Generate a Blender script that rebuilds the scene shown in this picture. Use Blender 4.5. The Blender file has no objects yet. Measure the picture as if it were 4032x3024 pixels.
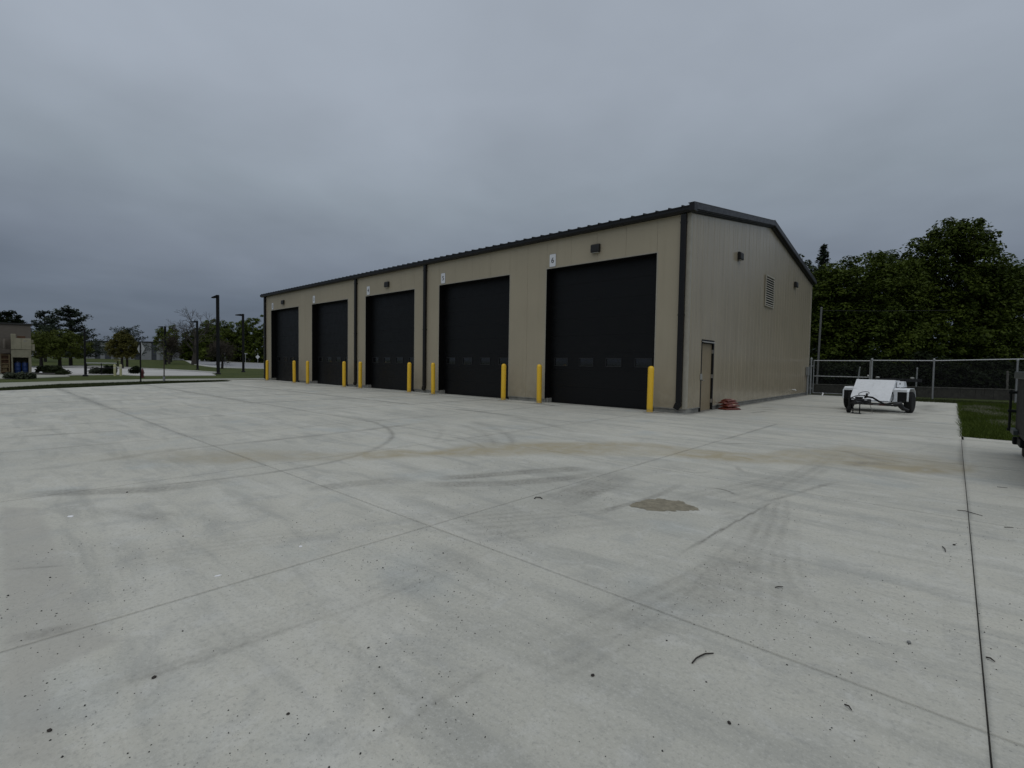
import bpy, math, random
import numpy as np
from mathutils import Vector, Matrix
random.seed(7); rng = np.random.default_rng(7)
SC = bpy.context.scene
COL = SC.collection
R = math.radians

# ---------------------------------------------------------------- camera
cam_data = bpy.data.cameras.new('camera')
cam_data.sensor_width = 36.0; cam_data.sensor_fit = 'HORIZONTAL'
cam_data.lens = 17.209; cam_data.clip_start = 0.05; cam_data.clip_end = 3000
cam = bpy.data.objects.new('camera', cam_data); COL.objects.link(cam)
CF = Vector((-0.6699526, 0.7413079, -0.0403246)); CR = Vector((0.7413902, 0.6708876, 0.0158221)); CU = Vector((-0.0387823, 0.0192963, 0.9990614))
m = Matrix((CR, CU, -CF)).transposed().to_4x4(); m.translation = Vector((0, 0, 1.388))
cam.matrix_world = m
SC.camera = cam

# ---------------------------------------------------------------- view
SC.view_settings.view_transform = 'Standard'; SC.view_settings.look = 'None'
SC.view_settings.exposure = 0.0; SC.view_settings.gamma = 1.0; SC.view_settings.use_curve_mapping = False
SC.cycles.max_bounces = 6; SC.cycles.diffuse_bounces = 3; SC.cycles.glossy_bounces = 3
SC.cycles.transparent_max_bounces = 8

# ---------------------------------------------------------------- sun + overcast sky
SUN_DIR = Vector((0.30, -0.28, 1.0)).normalized()
sd = bpy.data.lights.new('sun', 'SUN'); sd.energy = 0.66; sd.angle = R(80); sd.color = (1.0, 0.975, 0.94)
sun = bpy.data.objects.new('sun', sd); COL.objects.link(sun)
sun.rotation_euler = (-SUN_DIR).to_track_quat('-Z', 'Y').to_euler()
world = bpy.data.worlds.new('World'); SC.world = world; world.use_nodes = True
wn = world.node_tree.nodes; wl = world.node_tree.links
wn.clear()

class NB:
    """small helper for node trees"""
    def __init__(s, tree): s.t = tree; s.n = tree.nodes; s.l = tree.links
    def node(s, typ, **kw):
        n = s.n.new(typ)
        for k, v in kw.items(): setattr(n, k, v)
        return n
    def link(s, a, b): s.l.new(a, b)
    def put(s, sock, v):
        if v is None: return
        if isinstance(v, bpy.types.NodeSocket): s.l.new(v, sock)
        elif isinstance(v, (tuple, list)) and len(v) == 3 and sock.type == 'RGBA': sock.default_value = (*v, 1)
        else: sock.default_value = v
    def math(s, op, a, b=0.0, c=None, clamp=False):
        n = s.node('ShaderNodeMath', operation=op); n.use_clamp = clamp
        s.put(n.inputs[0], a); s.put(n.inputs[1], b)
        if c is not None: s.put(n.inputs[2], c)
        return n.outputs[0]
    def vmath(s, op, a, b=None):
        n = s.node('ShaderNodeVectorMath', operation=op)
        s.put(n.inputs[0], a)
        if b is not None: s.put(n.inputs[1], b)
        return n.outputs[0]
    def mix(s, f, a, b, mode='MIX'):
        n = s.node('ShaderNodeMix', data_type='RGBA', blend_type=mode); n.clamp_factor = True
        s.put(n.inputs[0], f); s.put(n.inputs[6], a); s.put(n.inputs[7], b)
        return n.outputs[2]
    def noise(s, vec, scale, detail=4, rough=.55, dist=0.0):
        n = s.node('ShaderNodeTexNoise'); s.put(n.inputs['Vector'], vec)
        n.inputs['Scale'].default_value = scale; n.inputs['Detail'].default_value = detail
        n.inputs['Roughness'].default_value = rough; n.inputs['Distortion'].default_value = dist
        return n.outputs['Fac']
    def rng(s, v, a, b, c=0.0, d=1.0):
        n = s.node('ShaderNodeMapRange'); s.put(n.inputs[0], v)
        for i, q in enumerate((a, b, c, d)): s.put(n.inputs[1 + i], q)
        return n.outputs[0]
    def smooth(s, v, a, b):
        n = s.node('ShaderNodeMapRange', interpolation_type='SMOOTHSTEP'); s.put(n.inputs[0], v)
        n.inputs[1].default_value = a; n.inputs[2].default_value = b
        return n.outputs[0]
    def scale(s, vec, k):
        n = s.node('ShaderNodeVectorMath', operation='MULTIPLY'); s.put(n.inputs[0], vec); n.inputs[1].default_value = k
        return n.outputs[0]

b = NB(world.node_tree)
tc = b.node('ShaderNodeTexCoord')
sep = b.node('ShaderNodeSeparateXYZ'); b.link(tc.outputs['Generated'], sep.inputs[0])
dx, dy, dz = sep.outputs
zc = b.math('MAXIMUM', dz, 0.0)
# cloud layer seen in perspective: direction projected on a flat deck
inv = b.math('ADD', zc, 0.16)
cp = b.node('ShaderNodeCombineXYZ')
b.link(b.math('DIVIDE', dx, inv), cp.inputs[0]); b.link(b.math('DIVIDE', dy, inv), cp.inputs[1])
n1 = b.noise(cp.outputs[0], 0.55, 5, .5, .3)
n2 = b.noise(b.scale(cp.outputs[0], (1.0, 1.0, 1.0)), 1.7, 4, .5, .2)
cl = b.math('ADD', b.math('MULTIPLY', b.math('SUBTRACT', n1, .5), 0.34), b.math('MULTIPLY', b.math('SUBTRACT', n2, .5), 0.32))
# overcast brightness by height: a dark blue-grey bank low down, paler deck overhead
zn = b.math('ADD', zc, b.math('MULTIPLY', b.math('SUBTRACT', n1, .5), 0.16))
ramp = b.node('ShaderNodeValToRGB'); b.link(zn, ramp.inputs[0]); el = ramp.color_ramp.elements
stops = [(0.0, (.092, .115, .160)), (.11, (.122, .148, .192)), (.19, (.186, .216, .265)), (.31, (.262, .303, .350)), (.46, (.338, .380, .440)), (.70, (.375, .42, .485)), (1.0, (.56, .595, .63))]
while len(el) < len(stops): el.new(.5)
for q, (p_, c_) in zip(el, stops): q.position = p_; q.color = (*c_, 1)
g = ramp.outputs[0]
k = b.math('ADD', 1.0, cl)
kk = b.node('ShaderNodeCombineXYZ')
for i in range(3): b.link(b.math('MULTIPLY', k, 10.0), kk.inputs[i])
clouds = b.vmath('MULTIPLY', g, kk.outputs[0])
sky = b.node('ShaderNodeTexSky', sky_type='NISHITA')
sky.sun_disc = False; sky.sun_elevation = math.asin(SUN_DIR.z); sky.sun_rotation = math.atan2(SUN_DIR.x, SUN_DIR.y)
col = b.mix(0.96, sky.outputs[0], clouds)
bg = b.node('ShaderNodeBackground'); bg.inputs['Strength'].default_value = 0.1
b.link(col, bg.inputs['Color'])
wo = b.node('ShaderNodeOutputWorld'); b.link(bg.outputs[0], wo.inputs['Surface'])

# ---------------------------------------------------------------- materials
def new_mat(name):
    mt = bpy.data.materials.new(name); mt.use_nodes = True
    mt.node_tree.nodes.clear()
    b = NB(mt.node_tree)
    p = b.node('ShaderNodeBsdfPrincipled'); o = b.node('ShaderNodeOutputMaterial')
    b.link(p.outputs[0], o.inputs['Surface'])
    return mt, b, p
def bump(b, p, h, strength, dist=.02):
    n = b.node('ShaderNodeBump'); n.inputs['Strength'].default_value = strength; n.inputs['Distance'].default_value = dist
    b.put(n.inputs['Height'], h); b.link(n.outputs[0], p.inputs['Normal'])
def geopos(b): return b.node('ShaderNodeNewGeometry').outputs['Position']
def objpos(b): return b.node('ShaderNodeTexCoord').outputs['Object']
def simple(name, c, rough=.5, metal=0.0, var=.12, nscale=6.0, bmp=0.0, bscale=80.0, spec=.5, dirt=None, dirt_amt=.4):
    mt, b, p = new_mat(name)
    pos = geopos(b)
    n = b.noise(pos, nscale, 5, .6)
    k = b.rng(n, .25, .75, 1 - var, 1 + var)
    cc = b.node('ShaderNodeCombineXYZ')
    for i in range(3): b.link(b.math('MULTIPLY', k, c[i]), cc.inputs[i])
    colr = cc.outputs[0]
    if dirt is not None:
        d = b.smooth(b.noise(pos, nscale * 2.3, 6, .65), .48, .75)
        colr = b.mix(b.math('MULTIPLY', d, dirt_amt), colr, dirt)
    b.put(p.inputs['Base Color'], colr)
    p.inputs['Roughness'].default_value = rough; p.inputs['Metallic'].default_value = metal
    p.inputs['Specular IOR Level'].default_value = spec
    b.put(p.inputs['Roughness'], b.rng(b.noise(pos, nscale * 3, 4, .6), .3, .7, max(rough - .08, .02), min(rough + .1, 1)))
    if bmp: bump(b, p, b.noise(pos, bscale, 4, .6), bmp, .01)
    return mt

M = {}
M['bronze'] = simple('dark_bronze_metal', (.0045, .0045, .0048), .42, 0, .2, 3, 0, 80, .35)
M['rake'] = simple('bronze_trim_metal', (.020, .020, .024), .42, 0, .15, 3, 0, 80, .4)
M['door_black'] = simple('black_door_skin', (.0026, .0028, .0032), .45, 0, .15, 1.2, .03, 160, .26)
M['jamb'] = simple('black_jamb', (.0035, .0033, .0033), .5, 0, .15, 3, 0, 80, .2)
M['glass'] = simple('dark_glass', (.006, .006, .007), .05, 0, .1, 3, 0, 80, 1.0)
M['pane_frame'] = simple('pane_frame_black', (.012, .012, .013), .4)
M['conc_old'] = simple('foundation_concrete', (.27, .265, .24), .85, 0, .25, 3, .4, 60, .3, (.14, .13, .10), .5)
M['galv'] = simple('galvanised_steel', (.30, .31, .31), .5, .35, .15, 8)
M['galv_bright'] = simple('bright_galvanised_rail', (.47, .48, .48), .45, .2, .1, 8)
M['pole_grey'] = simple('dull_grey_pole', (.13, .13, .125), .6, 0, .15, 8)
M['galv_dark'] = simple('weathered_wire', (.022, .023, .022), .6, .2, .15, 8)
M['yellow'] = simple('yellow_bollard_sleeve', (.87, .535, .030), .42, 0, .07, 4, .08, 120, .4, (.55, .34, .05), .25)
def bollard_mat():
    mt, b, p = new_mat('yellow_bollard_sleeve')
    pos = geopos(b); sp = b.node('ShaderNodeSeparateXYZ'); b.link(pos, sp.inputs[0])
    c = b.mix(b.noise(pos, 5, 4, .6), (.80, .48, .026), (.90, .56, .034))
    st = b.node('ShaderNodeMapping'); b.link(pos, st.inputs[0]); st.inputs['Scale'].default_value = (26, 26, 5)
    band = b.math('MULTIPLY', b.smooth(sp.outputs[2], .15, .45), b.smooth(sp.outputs[2], 1.25, .7))
    scuff = b.math('MULTIPLY', b.smooth(b.noise(st.outputs[0], 1.0, 5, .7), .60, .70), band)
    c = b.mix(b.math('MULTIPLY', scuff, .6), c, (.22, .15, .05))
    base = b.math('MULTIPLY', b.smooth(sp.outputs[2], .16, .02), b.rng(b.noise(pos, 30, 4, .7), .35, .65, .2, .9))
    c = b.mix(base, c, (.28, .22, .12))
    b.put(p.inputs['Base Color'], c); b.put(p.inputs['Roughness'], b.rng(b.noise(pos, 40, 4, .6), .3, .7, .35, .6))
    bump(b, p, b.noise(pos, 60, 4, .6), .08, .01)
    return mt
M['yellow'] = bollard_mat()
M['cream'] = simple('pale_yellow_paint', (.46, .44, .24), .5, 0, .15, 10)
M['sign_white'] = simple('white_sign_plate', (.70, .71, .73), .4, 0, .05, 10)
M['sign_edge'] = simple('grey_sign_edge', (.30, .30, .28), .5)
M['ink'] = simple('black_ink', (.012, .012, .014), .5)
M['lamp_black'] = simple('dark_bronze_lamp', (.009, .0085, .0075), .5, 0, .15, 12)
M['lens'] = simple('frosted_lens', (.32, .32, .30), .3)
M['steel'] = simple('satin_steel', (.34, .33, .30), .35, .6)
M['door_tan'] = simple('tan_door_paint', (.262, .212, .135), .45, 0, .06, 1.5)
M['bag'] = simple('orange_plastic_bag', (.13, .025, .012), .36, 0, .4, 14, .8, 22, .5, (.06, .012, .010), .6)
M['bag_pale'] = simple('pale_bag_print', (.34, .22, .16), .4, 0, .3, 20, .8, 22)
M['white_paint'] = simple('white_trailer_paint', (.74, .76, .78), .34, 0, .05, 5, 0, 80, .5, (.36, .36, .33), .30)
M['rubber'] = simple('black_rubber', (.007, .007, .007), .75, 0, .25, 14, .3, 80, .3)
M['black_iron'] = simple('black_iron', (.006, .006, .0065), .5, 0, .3, 14)
M['red_tape'] = simple('red_reflective_tape', (.25, .015, .02), .4)
M['white_tape'] = simple('white_reflective_tape', (.6, .6, .62), .4)
M['bin_green'] = simple('dark_green_dumpster_paint', (.0022, .0042, .0034), .65, 0, .4, 6, .2, 40, .25, (.012, .009, .006), .4)
M['bin_rim'] = simple('worn_green_rim', (.028, .038, .034), .5, 0, .3, 10)
M['caster'] = simple('brown_caster_wheel', (.030, .020, .015), .7)
M['bark'] = simple('grey_brown_bark', (.055, .047, .038), .9, 0, .35, 12, .6, 40)
M['bark_dark'] = simple('dark_bark', (.022, .019, .016), .9, 0, .35, 12, .6, 40)
M['twig'] = simple('dark_twig', (.030, .024, .020), .85, 0, .3, 60)
M['pebble'] = simple('grey_pebble', (.22, .22, .21), .85, 0, .3, 60, .5, 200)
M['pebble_dark'] = simple('dark_pebble', (.045, .044, .042), .85, 0, .4, 60, .5, 200)
M['scrap'] = simple('white_scrap', (.75, .75, .75), .7)
M['beige_block'] = simple('beige_block', (.30, .28, .20), .85, 0, .18, 1.5, .4, 30, .3, (.16, .14, .10), .4)
M['taupe_panel'] = simple('taupe_panel', (.130, .112, .092), .8, 0, .12, 1.5)
M['roof_dark'] = simple('dark_roof_edge', (.022, .022, .020), .7)
M['pale_grey'] = simple('pale_grey_panel', (.24, .245, .25), .8, 0, .1, 1.0)
M['bay_dark'] = simple('dark_glazing', (.055, .058, .068), .35, 0, .1, 1)
M['blue_barrel'] = simple('blue_plastic', (.018, .045, .16), .4, 0, .15, 6)
M['wood_rack'] = simple('tan_wood', (.25, .185, .10), .8, 0, .25, 10)
M['box_brown'] = simple('brown_cardboard', (.085, .040, .020), .8, 0, .3, 10)
M['red_paint'] = simple('dark_red_paint', (.075, .010, .012), .5, 0, .25, 15)
M['pole_dark'] = simple('dark_bronze_pole', (.0045, .0045, .005), .5, 0, .15, 8, 0, 80, .25)
M['sign_back'] = simple('bare_sign_back', (.42, .43, .43), .5, 0, .1, 6)
M['sign_pale'] = simple('pale_sign_face', (.62, .63, .63), .5, 0, .1, 10)
M['house_wall'] = simple('pale_house_wall', (.26, .25, .23), .8, 0, .15, 2)
M['house_roof'] = simple('grey_shingle_roof', (.12, .12, .12), .9, 0, .2, 4)
M['car_white'] = simple('pale_car_paint', (.4, .4, .41), .3)
M['plank'] = simple('weathered_plank', (.046, .044, .036), .9, 0, .45, 7, .4, 40)
M['plank_cap'] = simple('weathered_cap', (.12, .115, .10), .9, 0, .35, 7)
M['pvc'] = simple('grey_pvc', (.20, .205, .20), .5)
M['white_plastic'] = simple('white_plastic', (.65, .65, .62), .4)
M['mulch'] = simple('dark_mulch', (.020, .016, .012), .95, 0, .5, 10, .8, 30)
M['kerb'] = simple('pale_kerb_concrete', (.40, .40, .37), .85, 0, .15, 3)
M['joint'] = simple('joint_dirt', (.035, .034, .032), .95)
M['sand'] = simple('damp_sand', (.250, .226, .168), .95, 0, .3, 14, .8, 90, .2, (.15, .135, .10), .6)

# wall panels: beige steel with faint vertical striations and wavy reflections painted as darker streaks
def wall_mat(name, c, rough, streak, line_axis):
    mt, b, p = new_mat(name)
    pos = geopos(b)
    sp = b.node('ShaderNodeSeparateXYZ'); b.link(pos, sp.inputs[0])
    along = sp.outputs[line_axis]; z = sp.outputs[2]
    st = b.node('ShaderNodeCombineXYZ'); b.link(b.math('MULTIPLY', along, 5.0), st.inputs[0]); b.link(b.math('MULTIPLY', z, .22), st.inputs[1])
    s1 = b.noise(st.outputs[0], 1.0, 6, .62)
    st2 = b.node('ShaderNodeCombineXYZ'); b.link(b.math('MULTIPLY', along, 1.3), st2.inputs[0]); b.link(b.math('MULTIPLY', z, .5), st2.inputs[1])
    s2 = b.noise(st2.outputs[0], 1.0, 4, .5)
    wet_or_sheen = b.math('MULTIPLY', b.smooth(s1, .47, .68), b.smooth(s2, .35, .62))  # streak mask for the reflections put into the base colour
    big = b.noise(pos, .5, 3, .5)
    k = b.rng(big, .3, .7, .95, 1.05)
    cc = b.node('ShaderNodeCombineXYZ')
    for i in range(3): b.link(b.math('MULTIPLY', k, c[i]), cc.inputs[i])
    dark = b.mix(b.math('MULTIPLY', wet_or_sheen, streak), cc.outputs[0], tuple(q * .55 for q in c))
    splash = b.math('MULTIPLY', b.math('SUBTRACT', 1.0, b.smooth(z, .1, 1.3)), b.rng(b.noise(pos, 2.6, 6, .68), .35, .68, 0, .55))
    dark = b.mix(splash, dark, (.20, .165, .105))
    b.put(p.inputs['Base Color'], dark)
    b.put(p.inputs['Roughness'], b.rng(s1, .3, .7, rough - .05, rough + .08))
    # fine micro-ribs
    w = b.math('SINE', b.math('MULTIPLY', along, 2 * math.pi / .105))
    fine = b.math('MULTIPLY', b.math('POWER', b.math('ABSOLUTE', w), 8.0), .35)
    ww = b.node('ShaderNodeCombineXYZ'); b.link(b.math('MULTIPLY', along, 2.2), ww.inputs[0]); b.link(b.math('MULTIPLY', z, .16), ww.inputs[1])
    oil = b.noise(ww.outputs[0], 1.0, 3, .55, .4)
    bump(b, p, b.math('ADD', b.math('MULTIPLY', fine, .6), b.math('MULTIPLY', oil, 4.0)), .12, .01)
    return mt
M['wall'] = wall_mat('beige_wall_panel_front', (.366, .318, .228), .55, .12, 0)
M['wall_g'] = wall_mat('beige_wall_panel_gable', (.352, .306, .222), .20, .30, 1)
M['wall_trim'] = simple('pale_wall_trim', (.36, .335, .27), .45)

M['louver'] = simple('pale_louver_paint', (.46, .43, .35), .45)
# concrete slabs
def concrete_mat():
    mt, b, p = new_mat('pale_yard_concrete')
    pos = geopos(b)
    at = b.node('ShaderNodeAttribute'); at.attribute_name = 'stain'; at.attribute_type = 'GEOMETRY'
    sp = b.node('ShaderNodeSeparateColor'); b.link(at.outputs['Color'], sp.inputs[0])
    tyre, tan, patch = sp.outputs
    base = b.mix(b.smooth(b.noise(pos, .35, 4, .55, .4), .35, .65), (.445, .437, .380), (.520, .505, .434))
    rot = b.node('ShaderNodeMapping'); b.link(pos, rot.inputs[0]); rot.inputs['Rotation'].default_value = (0, 0, R(-35)); rot.inputs['Scale'].default_value = (.5, 2.6, 1)
    drag = b.noise(rot.outputs[0], 1.1, 6, .62, .5)
    base = b.mix(b.math('MULTIPLY', b.smooth(drag, .46, .66), .60), base, (.325, .325, .292))
    rot2 = b.node('ShaderNodeMapping'); b.link(pos, rot2.inputs[0]); rot2.inputs['Rotation'].default_value = (0, 0, R(40)); rot2.inputs['Scale'].default_value = (.35, 2.2, 1)
    base = b.mix(b.math('MULTIPLY', b.smooth(b.noise(rot2.outputs[0], .9, 5, .6, .6), .5, .68), .50), base, (.585, .575, .515))
    base = b.mix(b.math('MULTIPLY', b.smooth(b.noise(pos, 2.4, 5, .65, .8), .50, .66), .40), base, (.35, .352, .325))
    base = b.mix(b.math('MULTIPLY', b.smooth(b.noise(pos, 5.5, 4, .65, .5), .52, .68), .30), base, (.60, .595, .55))
    blue = b.smooth(b.noise(pos, .9, 3, .5), .55, .75)
    base = b.mix(b.math('MULTIPLY', blue, .45), base, (.385, .415, .405))
    # worn paste, exposed aggregate
    f1 = b.noise(pos, 28, 5, .7); f2 = b.noise(pos, 110, 4, .7)
    base = b.mix(b.math('MULTIPLY', b.smooth(f1, .50, .72), .45), base, (.29, .29, .268))
    base = b.mix(b.math('MULTIPLY', b.smooth(f2, .55, .75), .50), base, (.25, .25, .235))
    base = b.mix(b.math('MULTIPLY', b.smooth(f2, .45, .25), .40), base, (.64, .635, .59))
    v = b.node('ShaderNodeTexVoronoi'); b.link(pos, v.inputs['Vector']); v.inputs['Scale'].default_value = 20.0
    dens = b.smooth(b.noise(pos, 1.1, 3, .6), .46, .64)
    pit = b.math('MULTIPLY', b.math('SUBTRACT', 1.0, b.smooth(v.outputs['Distance'], .05, .11)), dens)
    base = b.mix(b.math('MULTIPLY', pit, .75), base, (.10, .10, .095))
    f3 = b.noise(pos, 52, 3, .75)
    base = b.mix(b.math('MULTIPLY', b.smooth(f3, .54, .70), .45), base, (.26, .255, .235))
    base = b.mix(b.math('MULTIPLY', b.smooth(f3, .46, .32), .35), base, (.62, .61, .56))
    tn = b.rng(b.noise(pos, 22, 5, .7), .36, .62, .45, 1.3)
    base = b.mix(b.math('MULTIPLY', b.math('MULTIPLY', tyre, tn), .95, clamp=True), base, (.19, .182, .158))
    tn2 = b.rng(b.noise(pos, 3.0, 6, .65, .6), .32, .62, .35, 1.15)
    base = b.mix(b.math('MULTIPLY', b.math('MULTIPLY', tan, tn2), .95, clamp=True), base, (.370, .325, .225))
    base = b.mix(b.math('MULTIPLY', patch, .55), base, (.37, .355, .315))
    b.put(p.inputs['Base Color'], base)
    b.put(p.inputs['Roughness'], b.rng(f1, .3, .7, .72, .92))
    p.inputs['Specular IOR Level'].default_value = .35
    hgt = b.math('ADD', b.math('MULTIPLY', f2, .5), b.math('SUBTRACT', b.math('MULTIPLY', f1, .5), b.math('MULTIPLY', pit, .8)))
    bump(b, p, hgt, .22, .006)
    return mt
M['concrete'] = concrete_mat()
M['path'] = simple('path_concrete', (.30, .30, .25), .9, 0, .14, .6, .2, 40, .3, (.24, .235, .20), .4)
M['lot'] = simple('lot_concrete', (.43, .42, .40), .9, 0, .16, .25, .2, 40, .3, (.30, .295, .27), .4)
M['road'] = simple('grey_road_asphalt', (.25, .255, .265), .9, 0, .12, .3, .2, 40, .3)

def grass_mat(name, a, c, d):
    mt, b, p = new_mat(name)
    pos = geopos(b)
    n = b.noise(pos, .35, 5, .6); n2 = b.noise(pos, 9, 5, .7)
    colr = b.mix(b.smooth(n, .35, .65), a, c)
    colr = b.mix(b.math('MULTIPLY', b.smooth(n2, .45, .75), .5), colr, d)
    b.put(p.inputs['Base Color'], colr); p.inputs['Roughness'].default_value = .9; p.inputs['Specular IOR Level'].default_value = .1
    bump(b, p, b.noise(pos, 30, 5, .7), .8, .03)
    return mt
M['lawn'] = grass_mat('lawn', (.042, .058, .015), (.072, .084, .025), (.028, .040, .012))
M['lawn_dark'] = grass_mat('wet_turf', (.040, .052, .020), (.052, .062, .024), (.026, .036, .014))

def leaf_mat(name, a, c, rough=.55):
    mt, b, p = new_mat(name)
    at = b.node('ShaderNodeAttribute'); at.attribute_name = 'rnd'; at.attribute_type = 'GEOMETRY'
    pos = geopos(b)
    f = b.math('ADD', b.math('MULTIPLY', at.outputs['Fac'], .6), b.math('MULTIPLY', b.smooth(b.noise(pos, .45, 3, .6), .35, .65), .4))
    colr = b.mix(f, a, c)
    b.put(p.inputs['Base Color'], colr)
    p.inputs['Roughness'].default_value = rough; p.inputs['Specular IOR Level'].default_value = .06
    tr = b.node('ShaderNodeBsdfTranslucent'); b.link(colr, tr.inputs['Color'])
    mx = b.node('ShaderNodeMixShader'); mx.inputs[0].default_value = .22
    out = [n for n in b.n if n.type == 'OUTPUT_MATERIAL'][0]
    b.link(p.outputs[0], mx.inputs[1]); b.link(tr.outputs[0], mx.inputs[2]); b.link(mx.outputs[0], out.inputs['Surface'])
    return mt
M['leaf_maple'] = leaf_mat('maple_leaf', (.026, .042, .006), (.092, .122, .018))
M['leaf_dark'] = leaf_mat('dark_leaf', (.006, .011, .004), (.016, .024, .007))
M['leaf_back'] = leaf_mat('far_leaf', (.040, .056, .022), (.070, .090, .038))
M['leaf_light'] = leaf_mat('spring_leaf', (.055, .080, .014), (.125, .155, .030))
M['leaf_olive'] = leaf_mat('olive_leaf', (.064, .064, .016), (.125, .116, .034))
M['needle'] = leaf_mat('pine_needle', (.024, .036, .023), (.060, .078, .050), .6)
M['needle_grey'] = leaf_mat('grey_pine_needle', (.044, .058, .048), (.072, .09, .074), .6)
M['leaf_bare'] = leaf_mat('budding_twig', (.050, .042, .034), (.075, .064, .048), .8)
M['blade'] = leaf_mat('grass_blade', (.034, .055, .008), (.085, .115, .022), .7)
M['blade_dark'] = leaf_mat('dark_grass_blade', (.030, .040, .016), (.062, .074, .030), .7)
M['leaf_green'] = leaf_mat('dull_green_leaf', (.042, .058, .010), (.105, .125, .026))
M['flange'] = simple('sky_lit_roof_flange', (.11, .11, .12), .4, 0, .1, 4)  # sky light on the rake's top edge put into the colour
M['straw'] = leaf_mat('dry_straw', (.17, .17, .12), (.27, .27, .20), .8)
M['shrub'] = leaf_mat('shrub_leaf', (.022, .032, .014), (.05, .062, .026))
M['shrub_grey'] = leaf_mat('grey_green_tussock', (.04, .05, .03), (.075, .085, .055))

# ---------------------------------------------------------------- mesh helpers
class MB:
    def __init__(s): s.v = []; s.f = []
    def add(s, vs, fs):
        k = len(s.v); s.v += [tuple(q) for q in vs]; s.f += [tuple(i + k for i in f) for f in fs]; return s
    def box(s, x0, x1, y0, y1, z0, z1):
        return s.add([(x, y, z) for x in (x0, x1) for y in (y0, y1) for z in (z0, z1)],
                     [(0, 1, 3, 2), (4, 6, 7, 5), (0, 4, 5, 1), (2, 3, 7, 6), (0, 2, 6, 4), (1, 5, 7, 3)])
    def prism(s, poly, axis, a0, a1):
        """poly: 2-D points; extruded along axis 0/1/2 from a0 to a1"""
        n = len(poly); vs = []
        for a in (a0, a1):
            for p, q in poly:
                vs.append({0: (a, p, q), 1: (p, a, q), 2: (p, q, a)}[axis])
        fs = [tuple(range(n))[::-1], tuple(range(n, 2 * n))] + [(i, (i + 1) % n, n + (i + 1) % n, n + i) for i in range(n)]
        return s.add(vs, fs)
    def tube(s, pts, r, n=8, cap=True):
        pts = [Vector(p) for p in pts]; rs = r if isinstance(r, (list, tuple)) else [r] * len(pts)
        base = len(s.v); prev = None
        for i, p in enumerate(pts):
            d = (pts[min(i + 1, len(pts) - 1)] - pts[max(i - 1, 0)]).normalized()
            if prev is None:
                a = d.cross(Vector((0, 0, 1)))
                if a.length < 1e-3: a = d.cross(Vector((1, 0, 0)))
            else: a = prev - d * prev.dot(d)
            a.normalize(); bb = d.cross(a); prev = a
            for k in range(n):
                t = 2 * math.pi * k / n
                s.v.append(tuple(p + (a * math.cos(t) + bb * math.sin(t)) * rs[i]))
        for i in range(len(pts) - 1):
            for k in range(n):
                q = base + i * n
                s.f.append((q + k, q + (k + 1) % n, q + n + (k + 1) % n, q + n + k))
        if cap:
            s.f.append(tuple(base + k for k in range(n))[::-1]); s.f.append(tuple(base + (len(pts) - 1) * n + k for k in range(n)))
        return s
    def lathe(s, prof, n=24, c=(0, 0, 0), axis=2):
        base = len(s.v)
        for r, z in prof:
            for k in range(n):
                t = 2 * math.pi * k / n; u, w = r * math.cos(t), r * math.sin(t)
                s.v.append({2: (c[0] + u, c[1] + w, c[2] + z), 0: (c[0] + z, c[1] + u, c[2] + w), 1: (c[0] + w, c[1] + z, c[2] + u)}[axis])
        for i in range(len(prof) - 1):
            for k in range(n):
                q = base + i * n
                s.f.append((q + k, q + (k + 1) % n, q + n + (k + 1) % n, q + n + k))
        s.f.append(tuple(base + k for k in range(n))[::-1]); s.f.append(tuple(base + (len(prof) - 1) * n + k for k in range(n)))
        return s
    def build(s, name, mat, parent=None, smooth=False, bevel=0.0, loc=None):
        me = bpy.data.meshes.new(name); me.from_pydata(s.v, [], s.f); me.update()
        me.materials.append(mat)
        o = bpy.data.objects.new(name, me); COL.objects.link(o)
        if smooth:
            me.polygons.foreach_set('use_smooth', [True] * len(me.polygons))
            try: me.set_sharp_from_angle(angle=R(40))
            except Exception: pass
        if bevel:
            md = o.modifiers.new('bevel', 'BEVEL'); md.width = bevel; md.segments = 2; md.limit_method = 'ANGLE'
        if parent is not None: o.parent = parent
        if loc is not None: o.location = loc
        return o
def tag(o, label=None, cat=None, group=None, kind=None):
    if label: o['label'] = label
    if cat: o['category'] = cat
    if group: o['group'] = group
    if kind: o['kind'] = kind
    return o
def thing(name, label, cat, loc=(0, 0, 0), rz=0.0, group=None):
    o = bpy.data.objects.new(name, None); COL.objects.link(o); o.empty_display_size = .2
    o.location = loc; o.rotation_euler = (0, 0, rz)
    return tag(o, label, cat, group)
def dup(root, loc=None, rz=None, label=None, scale=None):
    r = root.copy(); COL.objects.link(r)
    if loc is not None: r.location = loc
    if rz is not None: r.rotation_euler = (0, 0, rz)
    if scale is not None: r.scale = (scale,) * 3
    if label: r['label'] = label
    for ch in list(root.children):
        c = ch.copy(); COL.objects.link(c); c.parent = r
        for g in ch.children:
            d = g.copy(); COL.objects.link(d); d.parent = c
    return r
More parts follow.
